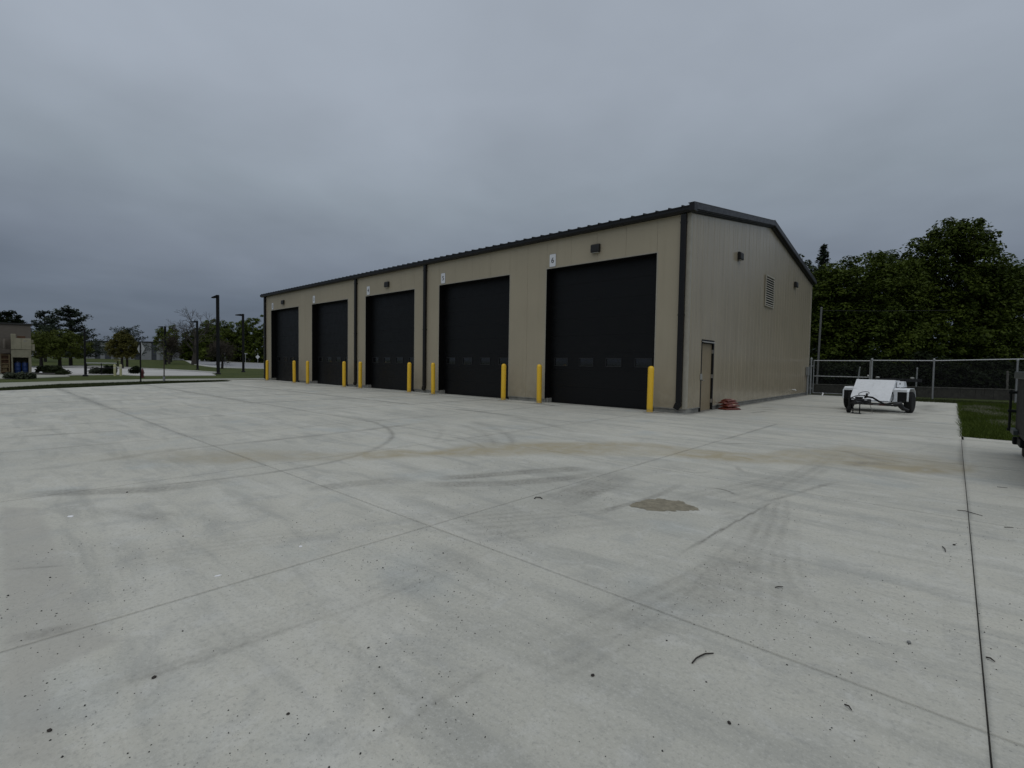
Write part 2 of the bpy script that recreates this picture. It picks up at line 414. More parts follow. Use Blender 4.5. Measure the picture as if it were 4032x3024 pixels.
def np_mesh(name, V, F, mat, parent=None, attr=None, smooth=False):
    """V (n,3), F (m,k) uniform faces; attr: dict name -> (type, domain, array)"""
    me = bpy.data.meshes.new(name); V = np.asarray(V, np.float32); F = np.asarray(F, np.int32)
    me.vertices.add(len(V)); me.vertices.foreach_set('co', V.ravel())
    k = F.shape[1]; me.loops.add(F.size); me.loops.foreach_set('vertex_index', F.ravel())
    me.polygons.add(len(F)); me.polygons.foreach_set('loop_start', np.arange(0, F.size, k, dtype=np.int32))
    try: me.polygons.foreach_set('loop_total', np.full(len(F), k, np.int32))
    except Exception: pass
    if smooth: me.polygons.foreach_set('use_smooth', np.ones(len(F), bool))
    me.update(calc_edges=True)
    for nm, (typ, dom, arr) in (attr or {}).items():
        a = me.attributes.new(nm, typ, dom)
        a.data.foreach_set('color' if typ == 'FLOAT_COLOR' else 'value', np.asarray(arr, np.float32).ravel())
    me.materials.append(mat)
    o = bpy.data.objects.new(name, me); COL.objects.link(o)
    if parent is not None: o.parent = parent
    return o

# ---------------------------------------------------------------- terrain
def terr(x, y):
    t = np.clip((-np.asarray(x, float) - 85) / 75, 0, 1); t = t * t * (3 - 2 * t)
    t2 = np.clip((-np.asarray(x, float) - 160) / 300, 0, 1)
    return t + 3 * t2
def tz(x, y): return float(terr(x, y))
xs = np.concatenate([[-1500, -1000, -700, -500], np.arange(-380, -40, 5), np.arange(-40, 40, 4), [60, 100, 200, 400, 800]])
ys = np.concatenate([[-800, -400, -200, -100], np.arange(-60, 140, 5), [160, 220, 400, 800, 1200]])
X, Y = np.meshgrid(xs, ys, indexing='ij'); n0, n1_ = X.shape
V = np.stack([X, Y, terr(X, Y) - .06], -1).reshape(-1, 3)
I = np.arange(n0 * n1_).reshape(n0, n1_)
F = np.stack([I[:-1, :-1], I[1:, :-1], I[1:, 1:], I[:-1, 1:]], -1).reshape(-1, 4)
tag(np_mesh('ground', V, F, M['lawn'], smooth=True), 'green mown lawn spreading out beyond the concrete yard', kind='structure')

def lerp_line(P, n):
    P = np.array(P, float); d = np.concatenate([[0], np.cumsum(np.linalg.norm(np.diff(P, axis=0), axis=1))])
    return lambda t: np.stack([np.interp(t * (len(P) - 1), range(len(P)), P[:, k]) for k in range(2)], -1)
def strip(name, A, B, zoff, mat, label, n=60, m_=8, thick=.05):
    fa, fb = lerp_line(A, n), lerp_line(B, n); t = np.linspace(0, 1, n + 1)
    a, bb = fa(t), fb(t); s = np.linspace(0, 1, m_ + 1)[None, :, None]
    P = a[:, None] * (1 - s) + bb[:, None] * s
    Z = terr(P[..., 0], P[..., 1]) + zoff
    V = np.concatenate([P, Z[..., None]], -1).reshape(-1, 3); I = np.arange((n + 1) * (m_ + 1)).reshape(n + 1, m_ + 1)
    F = np.stack([I[:-1, :-1], I[1:, :-1], I[1:, 1:], I[:-1, 1:]], -1).reshape(-1, 4)
    k = len(V); V2 = V.copy(); V2[:, 2] -= thick
    edge = np.concatenate([I[:, 0], I[-1, 1:], I[::-1, -1][1:], I[0, ::-1][1:-1]])
    e2 = np.roll(edge, -1)
    S = np.stack([edge, edge + k, e2 + k, e2], -1)
    return tag(np_mesh(name, np.concatenate([V, V2]), np.concatenate([F, S]), mat), label, kind='structure')

strip('turf_strip', [(-24.5, -6), (-28.43, .77), (-30.02, 3.26), (-32.43, 6.63), (-33.19, 8.07), (-34.61, 11.32)],
      [(-27.5, -6), (-31.37, .86), (-34.6, 3.2), (-36.9, 7.56), (-36.8, 9.3), (-37.2, 11.8)], -.03, M['lawn_dark'], 'dark damp turf strip between the yard and the path')
strip('path', [(-27.5, -6), (-31.37, .86), (-34.6, 3.2), (-36.9, 7.56), (-36.85, 9.3), (-38.3, 14.7), (-40, 30)],
      [(-34.5, -6), (-37.4, 1.0), (-39.35, 4.7), (-40.7, 8.0), (-40.7, 9.5), (-40.6, 15.6), (-42, 30)], -.015, M['path'], 'pale concrete path beyond the yard')
strip('parking_lot', [(-56, -8), (-58, 2.5), (-52.0, 5.2), (-53.2, 8.3), (-49.2, 9.5), (-49, 12.5), (-49, 14.7)],
      [(-88, -10), (-91.4, 7.5), (-99, 11.9), (-90, 14.5), (-80, 15.5), (-66, 16.8), (-58, 17)], -.01, M['lot'], 'pale concrete parking lot on the left')
strip('driveway', [(-42.6, -8), (-43.6, -2), (-44.4, 2.2), (-46.2, 3.4), (-48.4, 4.9)], [(-53.8, -8), (-54.2, -2), (-54.6, 2.5), (-53.2, 3.4), (-51.6, 5.0)], -.005, M['path'], 'beige concrete driveway in front of the block shed')
strip('road', [(-240, 62), (-178, 45), (-116, 31.6), (-100.8, 30.1), (-94, 29.8), (-86.8, 33.4), (-78, 45), (-70, 60)],
      [(-246, 70), (-180, 51), (-150, 46), (-145, 44.5), (-136.5, 44), (-127, 47.5), (-122, 54), (-115, 68)], 0.0, M['road'], 'grey road running away behind the lamp posts')
strip('road_kerb', [(-240, 61), (-178, 44), (-116, 30.4), (-100.8, 28.9), (-93.6, 28.3), (-86.1, 32.4), (-77.5, 44), (-69.5, 59)],
      [(-240, 62), (-178, 45), (-116, 31.5), (-100.8, 30.0), (-94, 29.7), (-86.8, 33.3), (-78, 44.9), (-70, 59.9)], .05, M['kerb'], 'pale kerb along the near edge of the road', thick=.14)
strip('road_far_kerb', [(-180, 51.1), (-150, 46.1), (-145, 44.6), (-136.5, 44.1), (-127, 47.6), (-122, 54.1)],
      [(-180, 52.6), (-150, 47.6), (-145, 46.1), (-136.5, 45.6), (-128, 49.4), (-123.4, 55)], .05, M['kerb'], 'pale kerb along the far edge of the road', thick=.14)
strip('lot_kerb', [(-57.5, 17.1), (-66, 17.0), (-80, 15.7), (-90, 14.7), (-99, 12.1), (-91.7, 7.6), (-88.3, -10)],
      [(-57.5, 17.4), (-66, 17.3), (-80, 16.0), (-90, 15.1), (-99.6, 12.5), (-92.2, 7.6), (-88.8, -10)], .10, M['kerb'], 'low kerb round the back of the parking lot', thick=.2)
strip('planting_bed', [(-53.2, 3.0), (-53.0, 4.2), (-52.3, 5.0)], [(-60, 3.5), (-60.5, 4.6), (-57.2, 5.9)], .03, M['mulch'], 'dark mulch bed beside the block shed', thick=.1)
strip('fence_line_dirt', [(-5.9, 29.4), (-1.3, 29.4), (.2, 28.5), (4, 28.7)], [(-5.9, 32.2), (-1, 32.4), (.4, 32.6), (4, 33.2)], -.04, M['mulch'], 'bare dirt under the chain link fence')

# ---------------------------------------------------------------- concrete yard made of slabs
TRACKS = [([(-6.43,0.16),(-6.49,0.42),(-6.56,0.65),(-6.47,1.2),(-6.31,1.82),(-6.24,2.52),(-6.31,3.4),(-6.83,4.36),(-7.7,5.27),(-9.07,6.03),(-10.83,6.39),(-12.33,6.32)],0.13,0.55,1),([(-6.91,0.17),(-6.83,0.5),(-6.54,0.86),(-6.19,1.35),(-6.19,2.03)],0.35,0.35,0),([(-6.64,5.25),(-7.45,6.24),(-8.51,6.99),(-9.76,7.28)],0.12,0.3,1),([(-12.02,9.59),(-10.8,9.92),(-8.82,9.78),(-6.52,8.78),(-5.56,8.25)],0.2,0.3,0),([(-8.77,8.17),(-7.3,7.59),(-6.29,6.96),(-5.63,6.29),(-5.27,5.84)],0.22,0.4,2),([(-8.68,7.55),(-7.43,7.16),(-6.44,6.57),(-5.75,5.98),(-5.39,5.56)],0.22,0.35,2),([(-7.28,6.07),(-6.46,6.03),(-5.81,5.74),(-5.31,5.35),(-5.07,5.06)],0.1,0.3,0),([(-4.6,3.68),(-4.4,4.06),(-4.14,4.61),(-3.92,5.04),(-3.6,5.63)],0.28,0.5,0),([(-4.56,3.32),(-4.22,3.71),(-3.85,4.09),(-3.46,4.91),(-3.3,5.58)],0.3,0.4,0),([(-3.06,3.62),(-3.09,4.39),(-3.14,5.19),(-3.21,5.88)],0.3,0.3,0),([(-2.83,3.74),(-2.91,4.58),(-2.99,5.62)],0.35,0.4,0),([(-3.33,2.67),(-3.04,3.09),(-2.78,3.59),(-2.47,4.09),(-2.38,4.37)],0.4,0.4,5),([(-3.04,2.44),(-2.79,2.83),(-2.52,3.26),(-2.24,3.71),(-1.95,4.23)],0.45,0.35,4),([(-2.44,3.65),(-2.44,4.04),(-2.38,4.48),(-2.31,4.99),(-2.38,5.81)],0.1,0.35,0),([(-1.83,4.8),(-1.66,5.37),(-1.5,5.96),(-1.45,6.87),(-1.41,8.13),(-1.37,9.98)],0.32,0.55,3),([(-2.14,4.75),(-1.94,5.43),(-1.82,5.88),(-1.61,6.62),(-1.52,7.2)],0.3,0.45,3),([(-2.08,5.69),(-1.91,5.74),(-1.77,5.65),(-1.72,5.52)],0.06,0.7,0),([(-1.49,5.21),(-1.42,5.48),(-1.31,5.93),(-1.11,6.85),(-1.0,7.24)],0.07,0.4,0),([(-2.9,6.56),(-2.77,6.4),(-2.56,6.33),(-2.4,6.45),(-2.36,6.71)],0.08,0.3,0),([(-2.25,7.24),(-2.09,6.94),(-1.95,6.86)],0.06,0.5,0),([(-1.39,5.92),(-1.23,5.17),(-1.12,4.58),(-1.04,4.01),(-1.04,3.56)],0.3,0.5,4),([(-1.56,4.63),(-1.47,4.77),(-1.42,4.93)],0.25,0.4,3),([(-3.19,8.96),(-2.93,9.4),(-2.59,9.72),(-2.2,9.83)],0.1,0.4,0),([(-1.51,1.7),(-1.38,2.1),(-1.27,2.66),(-1.19,3.17),(-1.16,3.75),(-1.23,4.64),(-1.35,5.56)],0.3,0.4,4),([(-1.37,1.55),(-1.25,2.11),(-1.19,2.56),(-1.16,2.81)],0.25,0.3,4),([(-1.16,5.3),(-0.94,4.29),(-0.8,3.71),(-0.63,3.28),(-0.51,3.0)],0.22,0.35,3),([(-1.16,4.54),(-0.98,3.75),(-0.84,3.2),(-0.73,2.79)],0.3,0.4,4),([(-1.14,3.96),(-1.07,3.25),(-1.11,2.63)],0.4,0.25,0),([(-2.57,0.05),(-2.58,0.19),(-2.6,0.37),(-2.55,0.64),(-2.54,0.83),(-2.51,1.15),(-2.46,1.47),(-2.47,1.89),(-2.47,2.24)],0.11,0.5,2),([(-1.49,0.83),(-1.52,1.01),(-1.52,1.23),(-1.53,1.44),(-1.5,1.69)],0.07,0.5,2),([(-3.4,0.07),(-3.29,0.36)],0.12,0.5,0),([(-4.55,0.1),(-4.34,0.41)],0.03,0.5,0),([(-5.85,0.79),(-5.35,0.99),(-4.91,1.15)],0.3,0.3,2),([(-5.11,2.38),(-5.06,2.87),(-4.7,3.58)],0.3,0.3,0),([(-11.96,0.31),(-11.92,1.19),(-11.69,2.18)],0.15,0.35,0),([(-12.97,0.61),(-12.63,1.2)],0.15,0.4,0),([(-8.45,0.21),(-8.34,0.61),(-8.46,1.12),(-8.8,1.92),(-8.79,2.89),(-8.79,4.5),(-9.13,7.64)],0.2,0.3,0)]
TRACKS = [(P, w * (1.35 if rb > 2 else 1.15), st * (.62 if rb > 2 else .62 if w < .12 and rb == 2 else .9), rb) for P, w, st, rb in TRACKS] + [([(-1.46, 3.42), (-1.44, 4.1), (-1.40, 4.84), (-1.33, 5.8)], .032, .6, 0)]
TRACKS += [([(-1.93,0.7),(-2.47,1.6),(-2.66,2.78),(-2.41,4.33)],0.5,0.32,0),([(-4.26,0.09),(-4.1,1.14),(-3.51,2.28),(-3.02,4.1)],0.55,0.28,0),([(-1.22,1.68),(-1.15,2.87),(-1.07,4.12),(-1.31,5.98)],0.5,0.3,0),([(-6.31,2.02),(-3.84,3.41),(-2.89,6.2),(-1.5,10.4)],0.5,0.3,0),([(-2.6,0.26),(-2.61,1.07),(-2.44,2.42)],0.35,0.28,0)]
TRACKS = TRACKS[:-5] + [(P, w, st * .42, 6) for P, w, st, rb in TRACKS[-5:]]
BAND = [[(-10.29,0.76),(-8.96,0.66)],[(-9.36,1.32),(-8.37,1.18)],[(-9.03,1.97),(-7.86,1.72)],[(-8.22,2.7),(-7.07,2.32)],[(-7.18,3.68),(-6.39,3.27)],[(-6.63,4.58),(-5.87,4.06)],[(-6.18,4.94),(-5.61,4.49)],[(-6.04,6.11),(-5.04,5.1)],[(-5.53,6.76),(-4.74,5.8)],[(-4.9,7.66),(-4.07,6.37)],[(-4.04,8.21),(-3.41,6.94)],[(-3.42,8.3),(-2.99,7.27)],[(-2.82,8.41),(-2.47,7.39)],[(-2.15,8.79),(-1.88,7.73)],[(-1.6,9.73),(-1.32,8.09)],[(-0.99,10.57),(-0.78,8.48)],[(-0.81,10.86),(-0.63,8.52)],[(-0.84,10.53),(-0.66,8.45)],[(-0.39,11.01),(-0.31,9.03)],[(0.06,10.86),(0.06,10.15)]]
PATCH = [(-6.48,0.16),(-6.18,0.41),(-4.89,0.41),(-4.07,0.43),(-3.55,0.43),(-3.12,0.44),(-2.99,0.48),(-2.91,0.2),(-2.58,0.2),(-2.37,0.19),(-2.18,0.19),(-2.34,0.04)]
def smooth_line(P, it=2):
    P = np.array(P, float)
    for _ in range(it):
        Q = [P[0]]
        for a, c in zip(P[:-1], P[1:]): Q += [a * .75 + c * .25, a * .25 + c * .75]
        Q.append(P[-1]); P = np.array(Q)
    return P
def seg_dist(px, py, P):
    """signed lateral distance and station along a polyline"""
    best = np.full(px.shape, 1e9); side = np.zeros(px.shape); stn = np.zeros(px.shape); acc = 0.0
    L_ = np.linalg.norm(np.diff(P, axis=0), axis=1)
    for (a, c), l in zip(zip(P[:-1], P[1:]), L_):
        if l < 1e-6: continue
        d = (c - a) / l; rx, ry = px - a[0], py - a[1]
        t = np.clip(rx * d[0] + ry * d[1], 0, l); ex, ey = rx - t * d[0], ry - t * d[1]
        dd = np.hypot(ex, ey); k = dd < best
        best = np.where(k, dd, best); side = np.where(k, np.sign(d[0] * ry - d[1] * rx) * dd, side); stn = np.where(k, acc + t, stn)
        acc += l
    return best, side, stn, acc
def vnoise(x, y, s, seed):
    """smooth value noise"""
    r = np.random.default_rng(seed).random((64, 64)); x = x * s + 100; y = y * s + 100
    xi, yi = np.floor(x).astype(int), np.floor(y).astype(int); fx, fy = x - xi, y - yi
    fx = fx * fx * (3 - 2 * fx); fy = fy * fy * (3 - 2 * fy)
    g = lambda i, j: r[i % 64, j % 64]
    return (g(xi, yi) * (1 - fx) + g(xi + 1, yi) * fx) * (1 - fy) + (g(xi, yi + 1) * (1 - fx) + g(xi + 1, yi + 1) * fx) * fy
TR = [(smooth_line(P), w, st, rb) for P, w, st, rb in TRACKS]
bl = np.array([q[0] for q in BAND]); br = np.array([q[1] for q in BAND]); BMID = (bl + br) / 2; BHW = np.linalg.norm(bl - br, axis=1) / 2
PPOLY = np.array(PATCH)
def in_poly(x, y, P):
    c = np.zeros(x.shape, bool); j = len(P) - 1
    for i in range(len(P)):
        xi, yi = P[i]; xj, yj = P[j]
        k = ((yi > y) != (yj > y)) & (x < (xj - xi) * (y - yi) / (yj - yi + 1e-12) + xi)
        c ^= k; j = i
    return c
def stains(x, y):
    out = np.zeros(x.shape + (4,), np.float32); out[..., 3] = 1
    if x.min() > 3 or x.max() < -16: return out
    tyre = np.zeros(x.shape)
    for i, (P, w, st, rb) in enumerate(TR):
        lo, hi = P.min(0) - w, P.max(0) + w
        k = (x > lo[0]) & (x < hi[0]) & (y > lo[1]) & (y < hi[1])
        if not k.any(): continue
        d, sd_, stn, tot = seg_dist(x[k], y[k], P)
        wob = .8 + .5 * vnoise(x[k], y[k], 2.2, i)
        q = np.clip(1 - d / (w * .5 * wob), 0, 1); q = q * q * (3 - 2 * q)
        q = np.minimum(q * 1.8, 1)
        if rb: q = .82 * q * (.68 + .32 * np.cos(sd_ / w * rb * 2 * np.pi + 1.5 * vnoise(stn, stn * 0, 1.5, i + 90)))
        ends = np.clip(np.minimum(stn, tot - stn) / (.18 * tot + .05), 0, 1)
        q = q * ends * (.45 + .8 * vnoise(x[k], y[k], 3.1, i + 40))
        tyre[k] = np.maximum(tyre[k], q * st * 1.65)
    out[..., 0] = np.clip(tyre, 0, 1)
    d, sd_, stn, tot = seg_dist(x, y, BMID)
    L_ = np.concatenate([[0], np.cumsum(np.linalg.norm(np.diff(BMID, axis=0), axis=1))])
    hw = np.interp(stn, L_, BHW) * (.75 + .5 * vnoise(x, y, 1.6, 5))
    q = np.clip((hw - d) / (.18 + .25 * vnoise(x, y, .9, 8)), 0, 1)
    q *= np.clip(stn / 2.0, 0, 1) * np.clip((tot - stn) / .5, 0, 1) * (.45 + .75 * vnoise(x, y, .8, 6))
    q *= np.where(stn < 4.5, .65, 1.0)
    out[..., 1] = np.clip(q, 0, 1)
    pd, _, _, _ = seg_dist(x, y, np.concatenate([PPOLY, PPOLY[:1]]))
    pk = np.where(in_poly(x, y, PPOLY), np.clip(pd / .05 + .3, 0, 1), np.clip(.3 - pd / .08, 0, 1)) * (.6 + .5 * vnoise(x, y, 1.7, 29))
    # damp marks at the end of the dusty band, and the damp ground by the wall downspout and bollards
    wet_or_sheen = 0 * x
    for P, w in (([(-1.32, 9.94), (-1.06, 9.63), (-.68, 9.22)], .16), ([(-1.04, 8.62), (-.91, 9.0), (-.76, 9.07)], .2), ([(-1.11, 8.79), (-.71, 8.97), (-.24, 9.11)], .14), ([(-.97, 9.61), (-.6, 9.45)], .12),
                 ([(-6.9, 13.95), (-6.1, 13.9), (-5.75, 14.0)], .35), ([(-5.8, 14.3), (-5.72, 16.0)], .2), ([(-4.6, 16.2), (-4.45, 17.4), (-5.0, 19.2)], .12), ([(-1.2, 17.2), (-.8, 18.6), (-1.0, 19.8)], .2), ([(-.5, 22.0), (-.9, 24.0), (-.6, 26)], .3), ([(-2.0, 16.9), (-1.3, 17.6)], .14)):
        d, _, stn, tot = seg_dist(x, y, np.array(P))
        wet_or_sheen = np.maximum(wet_or_sheen, np.clip(1 - d / w, 0, 1) * (.5 + .7 * vnoise(x, y, 4, 17)))
    out[..., 0] = np.clip(np.maximum(out[..., 0], wet_or_sheen * .9), 0, 1)
    out[..., 2] = np.clip(pk, 0, 1)
    return out
EDGE = np.array([(-8.5, -23.0), (-6, -24.5), (.77, -28.43), (3.26, -30.02), (6.63, -32.43), (8.07, -33.19), (11.32, -34.61), (11.33, -36.3), (14.2, -36.9), (15, -37)])
def slab_mesh(x0, x1, y0, y1, g):
    cx, cy = min(max(0, x0), x1), min(max(0, y0), y1); d = math.hypot(cx, cy)
    st = .02 if d < 4.2 else .04 if d < 7.5 else .09 if d < 14 else .3
    x0, x1, y0, y1 = x0 + g * (1.0 if abs(x0 - .15) < .01 else 1), x1 - g * (1.0 if abs(x1 - .15) < .01 else 1), y0 + g, y1 - g
    nx, ny = max(2, int((x1 - x0) / st)), max(2, int((y1 - y0) / st))
    gx, gy = np.linspace(x0, x1, nx + 1), np.linspace(y0, y1, ny + 1)
    X, Y = np.meshgrid(gx, gy, indexing='ij')
    e = np.interp(Y, EDGE[:, 0], EDGE[:, 1])
    if (X < e).all(): return None
    X = np.maximum(X, e)
    V = np.stack([X, Y, np.zeros_like(X)], -1).reshape(-1, 3); I = np.arange(V.shape[0]).reshape(nx + 1, ny + 1)
    F = np.stack([I[:-1, :-1], I[1:, :-1], I[1:, 1:], I[:-1, 1:]], -1).reshape(-1, 4)
    dxs = V[F[:, 1], 0] - V[F[:, 0], 0] + V[F[:, 2], 0] - V[F[:, 3], 0]
    F = F[dxs > 1e-5]
    edge = np.concatenate([I[:, 0], I[-1, 1:], I[::-1, -1][1:], I[0, ::-1][1:-1]]); e2 = np.roll(edge, -1)
    k = len(V); V2 = V.copy(); V2[:, 2] = -.055
    S = np.stack([edge, edge + k, e2 + k, e2], -1)
    st_ = stains(V[:, 0], V[:, 1])
    return np.concatenate([V, V2]), np.concatenate([F, S]), np.concatenate([st_, st_])
XJ = [8.4, 4.0, .15, -3.27]
while XJ[-1] > -37: XJ.append(XJ[-1] - 3.42)
YJ = [-8.32, -4.68, -1.04, 2.60, 6.24, 9.88, 13.52]
yard = MB().prism([(8.38, -8.3), (8.38, 14.08)] + [(x + .02, min(y, 14.08)) for y, x in EDGE[::-1][1:]] + [], 2, -.058, -.011).box(-5.86, .18, 14.081, 28.89, -.0585, -.0115).box(-5.86, -1.31, 28.891, 30.29, -.0585, -.0115)
yard = yard.build('concrete_yard', M['joint']); tag(yard, 'pale concrete yard of jointed slabs in front of the garage', kind='structure')
cells = []
for i in range(len(XJ) - 1):
    for j in range(len(YJ) - 1):
        x1, x0, y0, y1 = XJ[i], XJ[i + 1], YJ[j], YJ[j + 1]
        cells.append((x0, x1, y0, y1))
for i in range(len(XJ) - 1):
    x1, x0 = XJ[i], XJ[i + 1]
    if x1 <= -6.6: cells.append((x0, x1, 13.52, 14.56))
    elif x0 >= 0: cells.append((x0, x1, 13.52, 14.1))
cells += [(-6.69, -5.86, 13.52, 14.56)]
GY = [13.52, 17.16, 20.8, 24.44, 28.9]
for j in range(4):
    for x0, x1 in ((-5.86, .19),):
        cells.append((x0, x1, GY[j], GY[j + 1]))
cells += [(-5.86, -1.3, 28.9, 30.3)]
for x0, x1, y0, y1 in cells:
    r = slab_mesh(x0, x1, y0, y1, .0036)
    if r is None: continue
    np_mesh('slab', r[0], r[1], M['concrete'], yard, {'stain': ('FLOAT_COLOR', 'POINT', r[2])})

# ---------------------------------------------------------------- garage building
CX, CY = -5.88, 14.18; BL, BW = 31.08, 16.27; XE = CX - BL; YE = CY + BW; YM = CY + BW / 2
EZ, RZ = 5.96, 7.26       # wall height at eave / under the ridge
gar = thing('garage_building', 'long beige metal garage with black overhead doors and dark roof trim', 'garage', (0, 0, 0))
doors = [(CX - 1.03 - 6.11 * k - 4.28, CX - 1.03 - 6.11 * k) for k in range(5)]
DH = 4.87
# foundation
prev = CX
fpieces = []
for l, r_ in doors:
    fpieces.append((r_, prev, CY + .03, CY + .40)); prev = l
fpieces += [(XE, prev, CY + .03, CY + .40), (CX - .40, CX - .03, CY + .401, CY + 1.08), (CX - .40, CX - .03, CY + 2.17, YE), (XE, XE + .3, CY + .401, YE)]
for q in fpieces: MB().box(*q, -.05, .145).build('foundation', M['conc_old'], gar, bevel=.008)
# end blocks of the foundation inside each door opening
for l, r_ in doors:
    MB().box(l - .02, l + .10, CY + .08, CY + .31, -.05, .16).build('foundation_end', M['conc_old'], gar, bevel=.01)
# front wall panels
def panel_y(x0, x1, z0, z1): return MB().box(x0 + .003, x1 - .003, CY, CY + .09, z0, z1).build('wall_panel', M['wall'], gar)
prev = CX
ends = []
for l, r_ in doors + [(XE, XE)]:
    ends.append((r_, prev)); prev = l
for a, c in ends:
    n = 2 if c - a > 1.5 else 1
    for i in range(n): panel_y(a + (c - a) * i / n, a + (c - a) * (i + 1) / n, .145, EZ)
for l, r_ in doors:
    for i in range(4): panel_y(l + 4.28 * i / 4, l + 4.28 * (i + 1) / 4, DH, EZ)
MB().box(XE + .1, CX - .1, CY + .10, CY + .14, DH + .05, EZ).build('wall_backing', M['jamb'], gar)
# gable wall panels with shallow ribs
def rake_z(y): return EZ + (RZ - EZ) * (1 - abs(y - YM) / (BW / 2))
def rib_panel(y0, y1, z0, door=None):
    # profile along y: flat with two small ribs
    h = y1 - y0; prof = [(y0 + .002, 0)]
    for q in (.25, .75):
        c = y0 + h * q
        prof += [(c - .030, 0), (c - .012, .006), (c + .012, .006), (c + .030, 0)]
    prof.append((y1 - .002, 0)); mb = MB(); n = len(prof); vs = []
    for y, d in prof: vs.append((CX + d, y, z0))
    for y, d in prof: vs.append((CX + d, y, rake_z(y) - .02))
    fs = [(i, i + 1, n + i + 1, n + i) for i in range(n - 1)]
    k = len(vs)
    vs += [(CX - .05, prof[0][0], z0), (CX - .05, prof[-1][0], z0), (CX - .05, prof[-1][0], rake_z(y1) - .02), (CX - .05, prof[0][0], rake_z(y0) - .02)]
    fs += [(k, 0, n, k + 3), (n - 1, k + 1, k + 2, 2 * n - 1)]
    return mb.add(vs, fs).build('wall_panel', M['wall_g'], gar)
PY0, PY1 = CY + 1.10, CY + 2.15
ycuts = [CY + .12, CY + .60, PY0]; 
rib_panel(CY + .12, CY + .60, .145); rib_panel(CY + .60, PY0, .145)
rib_panel(PY0, PY1, 2.26)
y = PY1
npan = 16; w_ = (YE - .06 - PY1) / npan
for i in range(npan): rib_panel(PY1 + i * w_, PY1 + (i + 1) * w_, .145)
MB().prism([(CY + .2, 2.4), (YE - .1, 2.4), (YE - .1, EZ - .1), (YM, RZ - .1), (CY + .2, EZ - .1)], 0, CX - .14, CX - .10).box(CX - .14, CX - .10, PY1 + .02, YE - .1, .15, 2.4).build('gable_backing', M['jamb'], gar)
# corner trims and base trim
MB().box(CX - .10, CX + .012, CY - .012, CY + .118, .13, EZ).build('corner_trim', M['wall_trim'], gar, bevel=.004)
MB().box(CX - .06, CX + .014, YE - .06, YE + .01, .13, EZ - .02).build('corner_trim', M['wall_trim'], gar, bevel=.004)
for q in [(a, c - (.101 if c == CX else 0), CY - .006, CY + .03) for a, c in ends] + [(CX - .03, CX + .006, CY + .119, PY0 - .002), (CX - .03, CX + .006, PY1 + .002, YE - .061)]:
    MB().box(*q, .118, .1445).build('base_trim', M['conc_old'], gar)
# rear and left walls
MB().box(XE, XE + .1, CY + .1, YE - .1, .145, EZ).build('side_wall', M['wall_g'], gar)
MB().box(XE, CX - .07, YE - .1, YE - .002, .145, EZ).build('rear_wall', M['wall'], gar)
# roof with standing seams
sl = (RZ - EZ) / (BW / 2)
rf = MB()
def roof_z(y): return EZ + .13 + sl * (BW / 2 - abs(y - YM))
for sgn in (-1, 1):
    ye = YM + sgn * (BW / 2 + .20)
    ze = EZ + .13 - sl * .20; zr = roof_z(YM)
    x0, x1 = XE - .12, CX + .14
    rf.add([(x0, ye, ze), (x1, ye, ze), (x1, YM, zr), (x0, YM, zr), (x0, ye, ze - .04), (x1, ye, ze - .04), (x1, YM, zr - .04), (x0, YM, zr - .04)],
           [(0, 1, 2, 3), (4, 7, 6, 5), (0, 4, 5, 1), (1, 5, 6, 2), (0, 3, 7, 4)])
    x = CX - .2
    while x > XE:
        w = .022; hh = .038
        rf.add([(x - w, ye, ze - .03), (x + w, ye, ze - .03), (x + w * .6, ye, ze + hh), (x - w * .6, ye, ze + hh), (x - w, YM, zr), (x + w, YM, zr), (x + w * .6, YM, zr + hh), (x - w * .6, YM, zr + hh)],
               [(0, 1, 2, 3), (1, 5, 6, 2), (2, 6, 7, 3), (3, 7, 4, 0), (4, 7, 6, 5)])
        x -= .405
rf.build('roof', M['bronze'], gar)
MB().prism([(YM - .22, roof_z(YM - .22) + .045), (YM, roof_z(YM) + .075), (YM + .22, roof_z(YM + .22) + .045), (YM + .22, roof_z(YM + .22) + .07), (YM, roof_z(YM) + .10), (YM - .22, roof_z(YM - .22) + .07)], 0, XE - .14, CX + .165).build('ridge_cap', M['rake'], gar)
# eave gutters (front and rear)
for ys_, s_ in ((CY, -1), (YE, 1)):
    y0, y1 = ys_ + s_ * .004, ys_ + s_ * .19
    prof = [(y0, 5.885), (y0 + s_ * .13, 5.885), (y1, 5.94), (y1, 6.035), (y1 - s_ * .015, 6.035), (y1 - s_ * .03, 5.985), (y0, 5.985)]
    MB().prism(prof, 0, XE - .12, CX + .02).build('gutter', M['bronze'], gar)
# rake trim on the gable: main fascia, top flange, two shadow steps
def rake_piece(name, x0, x1, d0, d1, mat, y0=CY - .2, y1=YE + .2):
    def zc(y): return roof_z(y) if CY <= y <= YE else EZ + .13 - sl * (max(CY - y, y - YE))
    out = []
    for a, c in ((y0, YM - .0), (YM + .0, y1)):
        vs = [(x, y, zc(y) + d) for x in (x0, x1) for y in (a, c) for d in (d0, d1)]
        out.append((vs, [(0, 1, 3, 2), (4, 6, 7, 5), (0, 4, 5, 1), (2, 3, 7, 6), (0, 2, 6, 4), (1, 5, 7, 3)]))
    for vs, fs in out: MB().add(vs, fs).build(name, mat, gar, bevel=.006)
rake_piece('rake_trim', CX + .142, CX + .175, -.130, .050, M['rake'])
rake_piece('rake_flange', CX - .02, CX + .18, .051, .072, M['flange'])
rake_piece('rake_step', CX + .085, CX + .141, -.160, -.04, M['bronze'], CY - .02, YE + .02)
rake_piece('rake_step', CX + .03, CX + .084, -.188, -.06, M['rake'], CY + .0, YE)
rake_piece('rake_step', CX + .014, CX + .029, -.215, -.08, M['bronze'], CY + .02, YE)
